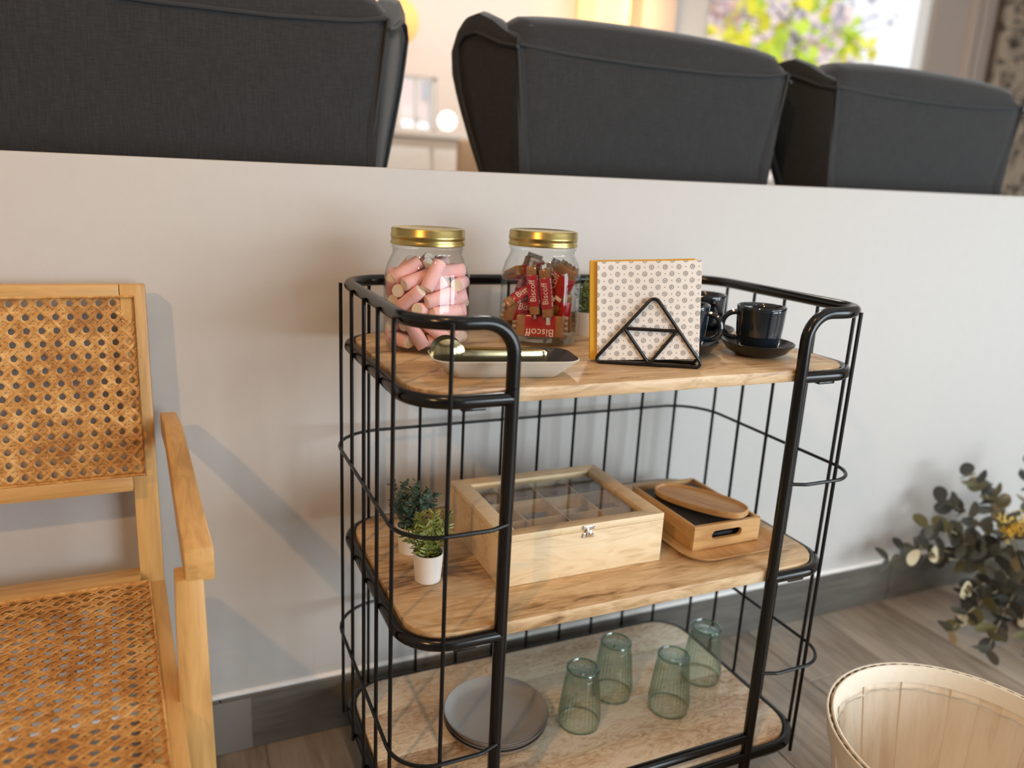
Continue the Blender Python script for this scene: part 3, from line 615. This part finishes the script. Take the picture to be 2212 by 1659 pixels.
t = thing('serving_tongs', 'gold serving tongs with a round scoop end lying in the dish', 'tongs', (.150, .100, S1+.0145), rz=math.radians(-10), local=True)
for sg in (-1, 1):
    q = MB(); pts = []
    for k in range(15):
        f = k/14; x = -.052+.132*f; y = sg*(.0125*(1-f)**.6+.0035); pts.append((x, y, .0105+.003*(1-f), .0100))
    vs = []
    for (x, y, z, hh) in pts:
        for (dy, dz) in ((0, -hh), (.0016*sg, -hh*.6), (.0022*sg, 0), (.0016*sg, hh*.6), (0, hh), (-.0009*sg, 0)): vs.append((x, y+dy, z+dz))
    q.add(vs, [(i*6+j, i*6+(j+1) % 6, i*6+6+(j+1) % 6, i*6+6+j) for i in range(14) for j in range(6)]+[tuple(range(6)), tuple(range(84, 90))]); q.build('arm', M['tong_gold'], t)
    q = MB(); nr, na = 6, 28; vs = []
    for i in range(nr+1):
        r = i/nr
        for j in range(na):
            a = 2*PI*j/na; px = math.cos(a)*r*.0230; pz = math.sin(a)*r*.0215; vs.append((-.066+px, sg*(.0150+.007*(1-r*r)), .0185+pz))
    fs = [(i*na+j, i*na+(j+1) % na, (i+1)*na+(j+1) % na, (i+1)*na+j) for i in range(nr) for j in range(na)]
    q.add(vs, fs); q.add([(x, y+sg*.0012, z) for x, y, z in vs], fs); q.build('scoop', M['tong_gold'], t, ang=1.2)
q = MB(); q.rbox((.080, 0, .0105), (.010, .0125, .0190), .003); q.build('joint', M['tong_gold'], t)
# ------------------------------------------------------------------ napkin holder and napkins
nb = V((.3386, .1247, S1)); nd = V((.1606, -.0793, 0)).normalized(); nn = V((-nd.y, nd.x, 0)); NL = .1791
def NP(s_, z, off): return nb+nd*s_+nn*off+V((0, 0, z))
t = thing('napkin_holder', 'black wire triangle napkin holder on the top shelf', 'napkin holder', tuple(NP(NL/2, 0, .015)))
for off, nm in ((0, 'front_triangle'), (.034, 'back_triangle')):
    q = MB(); r = .0028
    q.tube(fillet([NP(.03, .003, off), NP(0, .003, off), NP(.0895, .1155, off), NP(NL, .003, off), NP(.03, .003, off)], [0, .006, .010, .006, 0], 5), r, 8)
    q.tube([NP(.047, .0600, off), NP(.1300, .0600, off)], r, 8); q.tube(fillet([NP(.047, .0600, off), NP(.0905, .004, off), NP(.1300, .0600, off)], .004, 4), r, 8); q.build(nm, M['black_wire'], t)
for s_ in (.012, NL-.012): MB().tube([NP(s_, .0027, 0), NP(s_, .0027, .034)], .0027, 8).build('base_bar', M['black_wire'], t)
def mk_napkin():
    t = NT('dotted_paper_napkin'); tc = t.n('ShaderNodeTexCoord'); mp = t.n('ShaderNodeMapping', {0: tc.outputs['UV'], 2: (0, 0, PI/4), 3: (1, 1, 1)}).outputs[0]
    vo = t.n('ShaderNodeTexVoronoi', {'Vector': mp, 'Scale': 1/.0150, 'Randomness': 0.0}, voronoi_dimensions='2D', distance='EUCLIDEAN').outputs['Distance']
    g = t.noise(tc.outputs['UV'], 900, 2); s_ = t.n('ShaderNodeMath', {0: vo, 1: t.n('ShaderNodeMath', {0: g, 1: .22}, operation='MULTIPLY').outputs[0]}, operation='ADD').outputs[0]
    W_, G, D_ = (.86, .84, .81), (.36, .35, .34), (.20, .20, .20)
    c = t.ramp(s_, [(.13, D_), (.17, G), (.245, W_), (.275, G), (.355, G), (.40, W_)])
    vo2 = t.n('ShaderNodeTexVoronoi', {'Vector': t.n('ShaderNodeVectorMath', {0: mp, 1: (.0075, .0075, 0)}, operation='ADD').outputs[0], 'Scale': 1/.0150, 'Randomness': 0.0}, voronoi_dimensions='2D').outputs['Distance']
    k = t.n('ShaderNodeMath', {0: vo2, 1: .07}, operation='LESS_THAN').outputs[0]
    t.set('Base Color', t.mixc(k, c, G)); t.set('Roughness', .85); t.bump(t.noise(t.coord(), 300, 3), .1); return t.m
nap = [mk_napkin(), plain('mustard_napkin_edge', (.72, .42, .045), .8, bumpsc=200, bumpst=.2)]
for k in range(7):
    q = MB(); nx, nz = 10, 10; wd, ht = .1635, .1580; th = .0033; tl = .070+.008*((k*37) % 5-2)/2 if k else .070; x0 = .007-(.0075+.0012*((k*53) % 5) if k else 0)
    vs = []; uv = []
    for side in (0, 1):
        for i in range(nx+1):
            for j in range(nz+1):
                a, b = wd*i/nx, ht*j/nz
                s_ = x0+a*math.cos(tl)-b*math.sin(tl); z = .0045+a*math.sin(tl)+b*math.cos(tl)
                off = .0038+k*.0038+th*side+.0015*math.sin(a*40+k)*(b/ht)+.010*(b/ht)**2*(.5-.12*k)*.5+(0.0006 if side else -.0006)*math.sin(b*60)
                vs.append(NP(s_, z, off)); uv.append((a, b))
    g = lambda i, j, s_: s_*(nx+1)*(nz+1)+i*(nz+1)+j
    q.add(vs, [(g(i, j, 0), g(i+1, j, 0), g(i+1, j+1, 0), g(i, j+1, 0)) for i in range(nx) for j in range(nz)]+[(g(i, j, 1), g(i, j+1, 1), g(i+1, j+1, 1), g(i+1, j, 1)) for i in range(nx) for j in range(nz)])
    q.mi = 1
    q.add([], [])
    ed = [(g(0, j, 0), g(0, j+1, 0), g(0, j+1, 1), g(0, j, 1)) for j in range(nz)]+[(g(nx, j, 0), g(nx, j, 1), g(nx, j+1, 1), g(nx, j+1, 0)) for j in range(nz)]+[(g(i, 0, 0), g(i, 0, 1), g(i+1, 0, 1), g(i+1, 0, 0)) for i in range(nx)]+[(g(i, nz, 0), g(i+1, nz, 0), g(i+1, nz, 1), g(i, nz, 1)) for i in range(nx)]
    q.f += ed; q.m += [1]*len(ed)
    o = q.build('napkin', nap if k == 0 else [nap[1], nap[1]], loc=tuple(NP(NL/2, 0, .01)))
    ul = o.data.uv_layers.new(name='UVMap')
    for lp in o.data.loops: ul.data[lp.index].uv = uv[lp.vertex_index]
    tag(o, 'front white paper napkin with grey dots in the black holder' if k == 0 else 'plain yellow paper napkin stacked behind the dotted white one', 'napkin', 'napkins in the wire holder')
# ------------------------------------------------------------------ cups
def handle(q, ang, r, z0, z1, out, th=.0048):
    d = V((math.cos(ang), math.sin(ang), 0)); pts = []
    for k in range(15):
        a = PI*(.5-k/14); pts.append(d*(r-.002+out*math.cos(a)**.8 if math.cos(a) > 0 else r-.002)+V((0, 0, (z0+z1)/2+(z1-z0)/2*math.sin(a))))
    q.tube(pts, th, 10)
def cup(label, c, ang, r=.0425, h=.080):
    t = thing('coffee_cup', label, 'cup', c, 'dark coffee cups on the top shelf', local=True)
    MB().lathe([(.028, 0), (.0305, .0015), (.0345, .006), (.038, .018), (.0405, .045), (.0420, .072), (r, h-.001), (r-.001, h), (r-.003, h-.0006), (.0385, .070), (.0370, .04), (.033, .012), (.001, .007)], 44).build('bowl', M['cup'], t, ang=1.2)
    q = MB(); handle(q, ang, .0405, .020, .066, .026); q.build('handle', M['cup'], t); return t
def saucer(label, c):
    o = MB().lathe([(.0005, .0), (.034, 0), (.036, .001), (.052, .009), (.0635, .0225), (.0645, .0245), (.0630, .0252), (.050, .0135), (.034, .0075), (.0005, .0068)], 56).build('saucer', M['saucer'], loc=(0, 0, 0), ang=1.0); o.location = c
    return tag(o, label, 'saucer', 'dark saucers on the top shelf')
La = math.atan2(.676, -.737)
for c, z, ang, lb, ls in (((.674, .123), .009, La+.15, 'dark blue coffee cup nearest the right post on the top shelf', 'black saucer under the cup nearest the right post'),
                      ((.540, .164), .009, La+PI-.1, 'dark blue coffee cup half hidden behind the napkins', 'black saucer half hidden behind the napkins')):
    saucer(ls, (c[0], c[1], S1)); cup(lb, (c[0], c[1], S1+z), ang)
saucer('black saucer under the rearmost cup by the back rail', (.6656, .2756, S1)); cup('dark blue coffee cup at the back near the rear rail', (.6656, .2756, S1+.009), La+2.2)
# ------------------------------------------------------------------ tea box (middle shelf)
bx0, bx1, by0, by1 = .183, .4935, .1000, .3515; bz0, bz1 = S2, .600
tb = thing('tea_box', 'pale wooden tea box with glass lid on the middle shelf', 'box', ((bx0+bx1)/2, (by0+by1)/2, S2))
P = M['pine']; th = .008; zl = .5875
MB().rbox(((bx0+bx1)/2, by0+th/2, (bz0+zl)/2), (bx1-bx0, th, zl-bz0-.0006), .001).build('front_panel', P, tb)
MB().rbox(((bx0+bx1)/2, by1-th/2, (bz0+zl)/2), (bx1-bx0, th, zl-bz0-.0006), .001).build('back_panel', P, tb)
for x in (bx0+th/2, bx1-th/2): MB().rbox((x, (by0+by1)/2, (bz0+zl)/2), (th, by1-by0-2*th, zl-bz0-.0006), .001).build('side_panel', P, tb)
MB().box(((bx0+bx1)/2, (by0+by1)/2, bz0+.003), (bx1-bx0-2*th, by1-by0-2*th, .004)).build('bottom', P, tb, smooth=False)
nc, nr = 4, 3
for i in range(1, nc):
    x = bx0+th+(bx1-bx0-2*th)*i/nc; MB().box((x, (by0+by1)/2, bz0+.04), (.003, by1-by0-2*th, .066)).build('divider', P, tb, smooth=False)
for j in range(1, nr):
    y = by0+th+(by1-by0-2*th)*j/nr; MB().box(((bx0+bx1)/2, y, bz0+.04), (bx1-bx0-2*th, .003, .064)).build('divider', P, tb, smooth=False)
lid = bpy.data.objects.new('lid', None); COL.objects.link(lid); lid.parent = tb; lid['_o'] = list(tb['_o'])
fw = .030
def mitre(poly): q = MB(); q.prism(poly, zl, bz1); return q.build('lid_rail', P, lid, bevel=.001)
mitre([(bx0, by0), (bx1, by0), (bx1-fw, by0+fw*.72), (bx0+fw, by0+fw*.72)]); mitre([(bx0, by1), (bx0+fw, by1-fw), (bx1-fw, by1-fw), (bx1, by1)])
mitre([(bx0, by0), (bx0+fw, by0+fw*.72), (bx0+fw, by1-fw), (bx0, by1)]); mitre([(bx1, by0), (bx1, by1), (bx1-fw, by1-fw), (bx1-fw, by0+fw*.72)])
MB().box(((bx0+bx1)/2, (by0+by1)/2, bz1-.007), (bx1-bx0-2*fw+.008, by1-by0-2*fw+.012, .002)).build('lid_glass', M['pane'], lid, smooth=False)
cl = MB(); cy = by0-.0012
cl.rbox((.3405, cy, .5945), (.022, .0022, .008), .0008); cl.rbox((.3405, cy, .581), (.022, .0022, .009), .0008); cl.rbox((.338, cy-.002, .586), (.005, .003, .015), .001)
for sx in (-.010, .010):
    for zz in (.596, .5785): cl.lathe([(.0026, -.0006), (.0026, .0006)], 10, (.3405+sx, cy, zz))
cl.M = Matrix.Translation((.3425, cy-.0025, .5845)) @ Matrix.Rotation(PI/2, 4, 'X'); cl.lathe([(.0055, -.0012), (.0058, 0), (.003, .0016), (.0005, .002)], 18); cl.build('clasp', M['chrome'], tb)
rnd = random.Random(4)
tea_cols = [('silver film', (.62, .60, .60)), ('white paper', (.80, .78, .76)), ('red and white paper', (.62, .25, .22)), ('blue-grey paper', (.38, .45, .55))]
cell = lambda i, j: (bx0+th+(bx1-bx0-2*th)*(i+.5)/nc, by0+th+(by1-by0-2*th)*(j+.5)/nr)
foil = plain('clear_silver_film', (.68, .66, .66), .18, .6, bumpsc=90, bumpst=.7); tmats = [foil]+[plain('sachet_'+str(k), c[1], .4, bumpsc=90, bumpst=.4) for k, c in enumerate(tea_cols) if k]
names = {(0, 0): (0, 'left front'), (0, 1): (3, 'left middle'), (0, 2): (0, 'left back'), (1, 1): (2, 'second from left, middle row'), (1, 2): (0, 'second from left, back row'), (2, 1): (1, 'third from left, middle row'), (3, 1): (0, 'right middle'), (3, 0): (0, 'right front'), (3, 2): (1, 'right back')}
for (i, j), (ci, pos) in names.items():
    x, y = cell(i, j)
    for k in range(2):
        q = MB(); n = 6
        vs = []
        for s_ in (0, 1):
            for a in range(n+1):
                for b in range(n+1):
                    u, v = a/n-.5, b/n-.5; bul = .004*(1-(2*u)**2)*(1-(2*v)**2)+.0005; vs.append((u*.056, (bul if s_ else -bul)+rnd.uniform(-.0006, .0006), v*.046))
        gg = lambda a, b, s_: s_*(n+1)**2+a*(n+1)+b
        q.add(vs, [(gg(a, b, s_), gg(a+1, b, s_), gg(a+1, b+1, s_), gg(a, b+1, s_)) for s_ in (0, 1) for a in range(n) for b in range(n)])
        o = q.build('tea_sachet', tmats[ci if k == 0 else (ci if ci != 2 else 3)], loc=(0, 0, 0)); o.location = (x, y-.012+.022*k, S2+.035); o.rotation_euler = (rnd.uniform(-.22, -.05) if k == 0 else rnd.uniform(.0, .15), 0, rnd.uniform(-.05, .05))
        tag(o, ('front ' if k == 0 else 'rear ')+tea_cols[ci if k == 0 else (ci if ci != 2 else 3)][0]+' tea sachet in box cell '+pos, 'tea sachet', 'sachets in the tea box')
# ------------------------------------------------------------------ bamboo tray, box, slates, oval plate
tx0, tx1, ty0, ty1 = .532, .757, .050, .345
q = MB(); RRc = lambda d: rrect(tx0+d, tx1-d, ty0+d, ty1-d, .05-d*.6)
n = loft(q, [(RRc(.020), S2), (RRc(.012), S2+.002), (RRc(.001), S2+.011), (RRc(0), S2+.013), (RRc(.003), S2+.013), (RRc(.014), S2+.0055), (RRc(.024), S2+.0045)]); q.f += [tuple(range(n-1, -1, -1)), tuple(range(6*n, 7*n))]; q.m += [0, 0]
tag(q.build('bamboo_tray', M['bamboo_y'], loc=((tx0+tx1)/2, (ty0+ty1)/2, S2)), 'shallow round-cornered bamboo tray under the bamboo box', 'tray')
gx0, gx1, gy0, gy1 = .5655, .7175, .1010, .3100; gz0, gz1 = S2+.0050, .5605
bbx = thing('bamboo_box', 'open bamboo box with a slot handle standing on the bamboo tray', 'box', ((gx0+gx1)/2, (gy0+gy1)/2, gz0))
def slot_panel(y):
    n = 10; hz = (gz0+gz1)/2+.002; a, r = .0345, .0084; inner = []
    for k in range(n+1): th_ = -PI/2+PI*k/n; inner.append((a-r+r*math.cos(th_)+.6408, hz+r*math.sin(th_)))
    for k in range(n+1): th_ = PI/2+PI*k/n; inner.append((-a+r+r*math.cos(th_)+.6408, hz+r*math.sin(th_)))
    cx_ = .6415; outer = []
    for (x, z) in inner:
        dx, dz = x-cx_, z-hz; sc = min((gx1-gx0)/2/abs(dx) if abs(dx) > 1e-6 else 9e9, ((gz1-gz0)/2)/abs(dz) if abs(dz) > 1e-6 else 9e9); outer.append((cx_+dx*sc, min(gz1, max(gz0, hz+dz*sc))))
    for c in ((gx0, gz0), (gx1, gz0), (gx1, gz1), (gx0, gz1)):
        i = min(range(len(outer)), key=lambda k: (outer[k][0]-c[0])**2+(outer[k][1]-c[1])**2); outer[i] = c
    m = len(inner); vs = []
    for yy in (y, y+.007): vs += [(x, yy, z) for x, z in outer]+[(x, yy, z) for x, z in inner]
    fs = []
    for k in range(m):
        l = (k+1) % m; fs += [(k, l, m+l, m+k), (2*m+l, 2*m+k, 3*m+k, 3*m+l), (k, 2*m+k, 2*m+l, l), (m+l, 3*m+l, 3*m+k, m+k)]
    MB().add(vs, fs).build('end_panel', M['bamboo'], bbx, ang=.5)
slot_panel(gy0); slot_panel(gy1-.007)
for x in (gx0+.003, gx1-.003): MB().rbox((x, (gy0+gy1)/2, (gz0+gz1)/2), (.006, gy1-gy0-.014, gz1-gz0), .0008).build('side_panel', M['bamboo_y'], bbx)
MB().box(((gx0+gx1)/2, (gy0+gy1)/2, gz0+.002), (gx1-gx0-.012, gy1-gy0-.014, .004)).build('bottom', M['bamboo_y'], bbx, smooth=False)
for k, lb in enumerate(('lowest dark slate board in the bamboo box', 'second dark slate board in the bamboo box', 'third dark slate board in the bamboo box', 'top dark slate board under the oval bamboo plate')):
    q = MB(); rn = random.Random(k); pts = []
    for (xa, ya, xb, yb) in ((-.064, -.088, .064, -.088), (.064, -.088, .064, .088), (.064, .088, -.064, .088), (-.064, .088, -.064, -.088)):
        for i in range(9): f = i/9; pts.append((xa+(xb-xa)*f+rn.uniform(-.0012, .0012), ya+(yb-ya)*f+rn.uniform(-.0012, .0012)))
    q.prism(pts, -.003, .003); o = q.build('slate_board', M['slate'], loc=(0, 0, 0), smooth=False)
    o.location = ((gx0+gx1)/2+.001*k-.001, (gy0+gy1)/2, gz0+.0075+.0115*k-.0008*k); o.rotation_euler = (0, .0, .01*(k-1)); tag(o, lb, 'slate board', 'slate boards in the bamboo box')
q = MB(); ov = lambda k: [(math.copysign(abs(math.cos(a))**.8, math.cos(a))*.041*k, math.copysign(abs(math.sin(a))**.85, math.sin(a))*(.098-.036*(1-k))) for a in [2*PI*i/48 for i in range(48)]]
n = loft(q, [(ov(.92), 0), (ov(1), .003), (ov(1), .0115), (ov(.97), .0130), (ov(.91), .0126), (ov(.87), .0088)]); q.f += [tuple(range(n-1, -1, -1)), tuple(range(5*n, 6*n))]; q.m += [0, 0]
o = q.build('oval_plate', M['bamboo_y'], loc=(0, 0, 0)); o.location = (.640, .186, gz0+.050); o.rotation_euler = (-.05, -.05, math.radians(22)); tag(o, 'small oval bamboo plate lying on the slate boards', 'plate')
# ------------------------------------------------------------------ plates and tumblers (bottom shelf)
M['ring_glass'] = thin_glass('thick_sage_glass', (.72, .86, .82), (.16, .34, .32), 2.2, pw=1.2)
for k in range(4):
    q = MB(); q.lathe([(.0005, .0010), (.062, .0), (.064, .001), (.088, .006), (.0978, .0175), (.0990, .0200)], 64, cap=False); q.mi = 1; q.lathe([(.0990, .0200), (.0996, .0213), (.0984, .0220)], 64, cap=False); q.mi = 0
    q.lathe([(.0984, .0220), (.0966, .0205), (.0900, .0105), (.082, .0058), (.064, .0040), (.0005, .0036)], 64, cap=False)
    o = q.build('plate', [M['plate'], M['plate_rim']], loc=(0, 0, 0), ang=1.0); o.location = (.246+.0012*((k*7) % 3-1), .229+.001*((k*5) % 3-1), S3+.0058*k); o.rotation_euler = (0, 0, k)
    tag(o, ('lowest grey stoneware plate of the stack', 'second grey stoneware plate from the bottom of the stack', 'third grey stoneware plate from the bottom of the stack', 'top grey stoneware plate of the stack on the bottom shelf')[k], 'plate', 'stacked grey plates')
for (x, y, lb) in ((.4035, .182, 'upturned green ribbed tumbler nearest the plates'), (.511, .237, 'upturned green ribbed tumbler behind the one nearest the plates'), (.5965, .158, 'upturned green ribbed tumbler at the front right of the four'), (.724, .219, 'upturned green ribbed tumbler at the back right by the rail')):
    t = thing('tumbler', lb, 'glass', (x, y, S3), 'upturned green tumblers', local=True); NS = 30
    rib = lambda a, i: 1+(.028*math.cos(a*NS) if 3 <= i <= 10 else 0)
    pr_ = [(.0395, .0), (.0415, .002), (.0412, .014)]+[(.0408-.0085*k/7, .020+.080*k/7) for k in range(8)]+[(.0318, .108), (.0315, .115), (.0300, .1205), (.0265, .1225), (.0255, .1205), (.0245, .1185), (.0005, .1175)]
    MB().lathe(pr_, NS*6, cap=False, rfun=rib).build('outer_wall', M['green_glass'], t, ang=1.2)
    MB().tube([(.0300*math.cos(a*PI/24), .0300*math.sin(a*PI/24), .1185) for a in range(48)], .0024, 8, closed=True).build('base_ring', M['ring_glass'], t)
    MB().tube([(.0402*math.cos(a*PI/24), .0402*math.sin(a*PI/24), .0016) for a in range(48)], .0014, 6, closed=True).build('rim', M['ring_glass'], t)
    MB().lathe([(.0395, .0), (.0385, .002), (.0385, .012), (.0300, .102), (.027, .108), (.0005, .109)], 48, cap=False).build('inner_wall', thin_glass('sage_inner', (.965, .985, .97), (.7, .82, .77), .8) if x < .45 else bpy.data.materials['sage_inner'], t, ang=1.2)
# ------------------------------------------------------------------ stave basket
BC = V((.870, -.268, 0)); BR, BH = .217, .300; b0 = .165
bs = thing('stave_basket', 'round pale wooden stave basket on the floor beside the cart', 'basket', tuple(BC))
rad = lambda z: b0+(BR-.004-b0)*(z/BH)
NSV = 30; rn = random.Random(2); sv = []
for k in range(3):
    q = MB(); vs = []; da = 2*PI/NSV*(.53+.02*k); rows = 6; cols = 5
    for s_ in (0, 1):
        for i in range(rows):
            z = .002+(BH-.006)*i/(rows-1)
            for j in range(cols):
                a = -da+2*da*j/(cols-1); r = rad(z)-.0018*s_; vs.append((r*math.cos(a), r*math.sin(a), z))
    g = lambda i, j, s_: s_*rows*cols+i*cols+j
    fs = [(g(i, j, 0), g(i, j+1, 0), g(i+1, j+1, 0), g(i+1, j, 0)) for i in range(rows-1) for j in range(cols-1)]+[(g(i, j, 1), g(i+1, j, 1), g(i+1, j+1, 1), g(i, j+1, 1)) for i in range(rows-1) for j in range(cols-1)]
    fs += [(g(i, 0, 0), g(i+1, 0, 0), g(i+1, 0, 1), g(i, 0, 1)) for i in range(rows-1)]+[(g(i, cols-1, 0), g(i, cols-1, 1), g(i+1, cols-1, 1), g(i+1, cols-1, 0)) for i in range(rows-1)]+[(g(rows-1, j, 0), g(rows-1, j+1, 0), g(rows-1, j+1, 1), g(rows-1, j, 1)) for j in range(cols-1)]
    q.add(vs, fs); o = q.build('stave', M['basket'], bs, loc=(0, 0, 0)); sv.append(o)
for k in range(NSV):
    o = sv[k] if k < 3 else sv[k % 3].copy()
    if k >= 3: COL.objects.link(o); o.parent = bs
    sc = 1-.014*(k % 2); o.scale = (sc, sc, 1); o.rotation_euler = (0, 0, 2*PI*k/NSV+rn.uniform(-.004, .004))
MB().lathe([(.0005, .006), (b0-.004, .006)], 40, BC, cap=False).build('bottom', M['basket'], bs)
def hoop(name, z0, z1, off, th_, mat, wob=.0006):
    q = MB(); r0, r1 = rad(z0)+off, rad(z1)+off
    q.lathe([(r0, z0), (r1, z1), (r1+th_*.5, z1+.0012), (r1+th_, z1), (r0+th_, z0), (r0, z0)], 72, BC, cap=False, rfun=lambda a, i: 1+wob*math.sin(a*9+i)); return q.build(name, mat, bs, ang=.7)
hoop('outer_hoop', BH-.040, BH, .0010, .0040, M['hoop']); hoop('inner_hoop', BH-.030, BH+.001, -.0082, .0045, M['hoop']); hoop('waist_hoop', .10, .125, .001, .003, M['basket'])
q = MB()
for k in range(60):
    a = 2*PI*k/60; r = rad(BH)-.0005; d = V((math.cos(a), math.sin(a), 0)); tt = V((-d.y, d.x, 0)); q.add([BC+d*(r+.0014*e)+tt*w_+V((0, 0, BH+.0004+zz)) for zz in (-.004, 0) for e in (-.4, .4) for w_ in (-.006, .005)], [(0, 1, 3, 2), (4, 6, 7, 5), (0, 4, 5, 1), (2, 3, 7, 6), (0, 2, 6, 4), (1, 5, 7, 3)])
q.build('rim_lacing', plain('dark_lacing', (.10, .075, .05), .8), bs, smooth=False, kind='stuff')
q = MB(); wv = lambda a, i: 1+(.004*math.sin(a*17+1)+.003*math.sin(a*31)) if i > 2 else 1
q.lathe([(b0-.014, .012), (rad(.1)-.010, .1), (rad(.2)-.009, .2), (rad(.255)-.009, .255), (rad(.262)-.014, .260)], 160, BC, cap=False, rfun=wv); ln = thing('plastic_liner', 'clear plastic liner inside the round stave basket', 'liner', tuple(BC)); q.build('film', M['film'], ln)
MB().tube([BC+V(((rad(.26)-.0115)*wv(a*PI/80, 4)*math.cos(a*PI/80), (rad(.26)-.0115)*wv(a*PI/80, 4)*math.sin(a*PI/80), .2585+.0022*math.sin(a*.55)+.0015*math.sin(a*1.3))) for a in range(160)], .0017, 6, closed=True).build('folded_hem', thin_glass('film_hem', (.95, .95, .94), (.55, .55, .53), 3.0, .04), ln)
# ------------------------------------------------------------------ eucalyptus bouquet on the floor
rn = random.Random(8)
eu = thing('eucalyptus_bouquet', 'dried eucalyptus bouquet with yellow flowers leaning by the wall', 'bouquet', (1.80, .27, 0))
lm = [plain('grey_green_eucalyptus', (.15, .165, .145), .55, var=.35), plain('olive_eucalyptus', (.19, .18, .085), .55, var=.35), plain('pale_dried_leaf', (.52, .44, .28), .6, var=.2), plain('dark_eucalyptus', (.06, .065, .06), .5, var=.35)]
def leafmesh(mat, a=1.0):
    q = MB(); n = 12; vs = [(0, 0, 0)]
    for k in range(n): t_ = 2*PI*k/n; vs.append((.5-.5*math.cos(t_), .46*a*math.sin(t_), .05*math.cos(2*t_)+.05))
    vs += [(.5, 0, .0)]
    q.add(vs[1:]+[], [(k, (k+1) % n, n) for k in range(n)]); return q
protos = []
for mt in lm:
    for a in (1.0, .8): protos.append(leafmesh(mt, a).build('leaf', mt, eu, loc=(0, 0, 0)))
used = set()
def add_leaf(p, d, up, s_, mi):
    i = mi*2+(1 if rn.random() < .5 else 0); src = protos[i]
    if i in used:
        o = src.copy(); COL.objects.link(o); o.parent = eu
    else: o = src; used.add(i)
    x = d.normalized(); y = up.cross(x).normalized(); z = x.cross(y)
    o.matrix_local = Matrix.Translation(p-V((1.80, .27, 0))) @ Matrix((x, y, z)).transposed().to_4x4() @ Matrix.Scale(s_, 4)
base = V((1.95, .30, .10))
tips = [((1.49, .40, .20), 9), ((1.56, .41, .215), 8), ((1.60, .38, .29), 8), ((1.68, .40, .345), 9), ((1.735, .38, .425), 9), ((1.80, .36, .38), 9), ((1.92, .33, .45), 9), ((1.99, .30, .36), 9), ((1.57, .24, .055), 9), ((1.61, .16, .04), 9), ((1.67, .28, .12), 9), ((1.70, .10, .035), 9), ((1.85, .02, .04), 9), ((1.75, .26, .19), 9), ((1.85, .20, .25), 9), ((1.95, .12, .18), 9), ((2.05, .20, .30), 9), ((1.86, .10, .10), 9), ((1.90, .16, .06), 8), ((1.70, .34, .24), 8)]
stm = plain('pale_twig', (.30, .26, .17), .7)
for k, (tp, nl) in enumerate(tips):
    tp = V(tp); mid = base.lerp(tp, .55)+V((0, 0, .03)); pts = [base, base.lerp(mid, .5)+V((0, 0, .02)), mid, mid.lerp(tp, .5)+V((0, 0, .008)), tp]
    MB().tube(pts, [.0028, .0026, .0022, .0018, .001], 6).build('stem', stm, eu)
    nl = 7
    for i in range(nl):
        f = 1-.78*i/nl; u = f*4; a = min(3, int(u)); p = pts[a].lerp(pts[a+1], u-a); ax = (pts[a+1]-pts[a]).normalized()
        for sg in (0, 1):
            sd = Matrix.Rotation(i*1.9+PI*sg+rn.uniform(-.4, .4), 3, ax) @ ax.orthogonal().normalized(); d = sd+ax*rn.uniform(.2, .8)
            mi = rn.choices((0, 1, 2, 3), (5, 2, .5, 4))[0]
            add_leaf(p, d, ax, rn.uniform(.050, .074)*(.70+.30*(1-f)) , mi)
add_leaf(V((1.525, .36, .195)), V((.25, -.1, 1)), V((-.3, -1, .2)), .050, 2); add_leaf(V((1.63, .36, .19)), V((-.5, 0, .8)), V((-.1, -1, .4)), .055, 2)
add_leaf(V((1.68, .28, .12)), V((-.6, 0, .5)), V((-.3, -1, .4)), .055, 2); add_leaf(V((1.665, .27, .085)), V((-.1, 0, -.9)), V((-.3, -1, .4)), .052, 2)
yl = [plain('mustard_blossom', (.62, .36, .035), .8, var=.3), plain('pale_yellow_blossom', (.72, .55, .16), .8, var=.3)]
for k in range(9):
    c = V((1.80+.03*(k % 5)+rn.uniform(-.01, .01), .29+.01*(k % 3), .285+.022*(k//5)+rn.uniform(-.012, .014)-.006*(k % 5))); q = MB()
    for i in range(26):
        p = c+V((rn.gauss(0, .011), rn.gauss(0, .011), rn.gauss(0, .009))); s_ = rn.uniform(.003, .0055)
        q.add([p+V(u)*s_ for u in ((1, 0, 0), (-1, 0, 0), (0, 1, 0), (0, -1, 0), (0, 0, 1), (0, 0, -1))], [(0, 2, 4), (2, 1, 4), (1, 3, 4), (3, 0, 4), (2, 0, 5), (1, 2, 5), (3, 1, 5), (0, 3, 5)])
    q.build('flower_cluster', yl[k % 2], eu, smooth=False, kind='stuff')
t = thing('rust_vase', 'small rust brown vase on the floor under the eucalyptus', 'vase', (1.93, .235, 0))
MB().lathe([(.040, 0), (.052, .004), (.066, .05), (.060, .09), (.042, .115), (.040, .125), (.045, .130), (.038, .129), (.035, .115), (.05, .08), (.001, .01)], 36, (1.93, .235, 0)).build('body', M['terracotta'], t)
q = MB(); q.tube([V((1.93, .235, 0))+V((-.060-.035*math.sin(PI*k/10), -.01, .045+.060*k/10)) for k in range(11)], .006, 8); q.build('handle', M['terracotta'], t)
for o in bpy.data.objects:
    if '_o' in o: del o['_o']
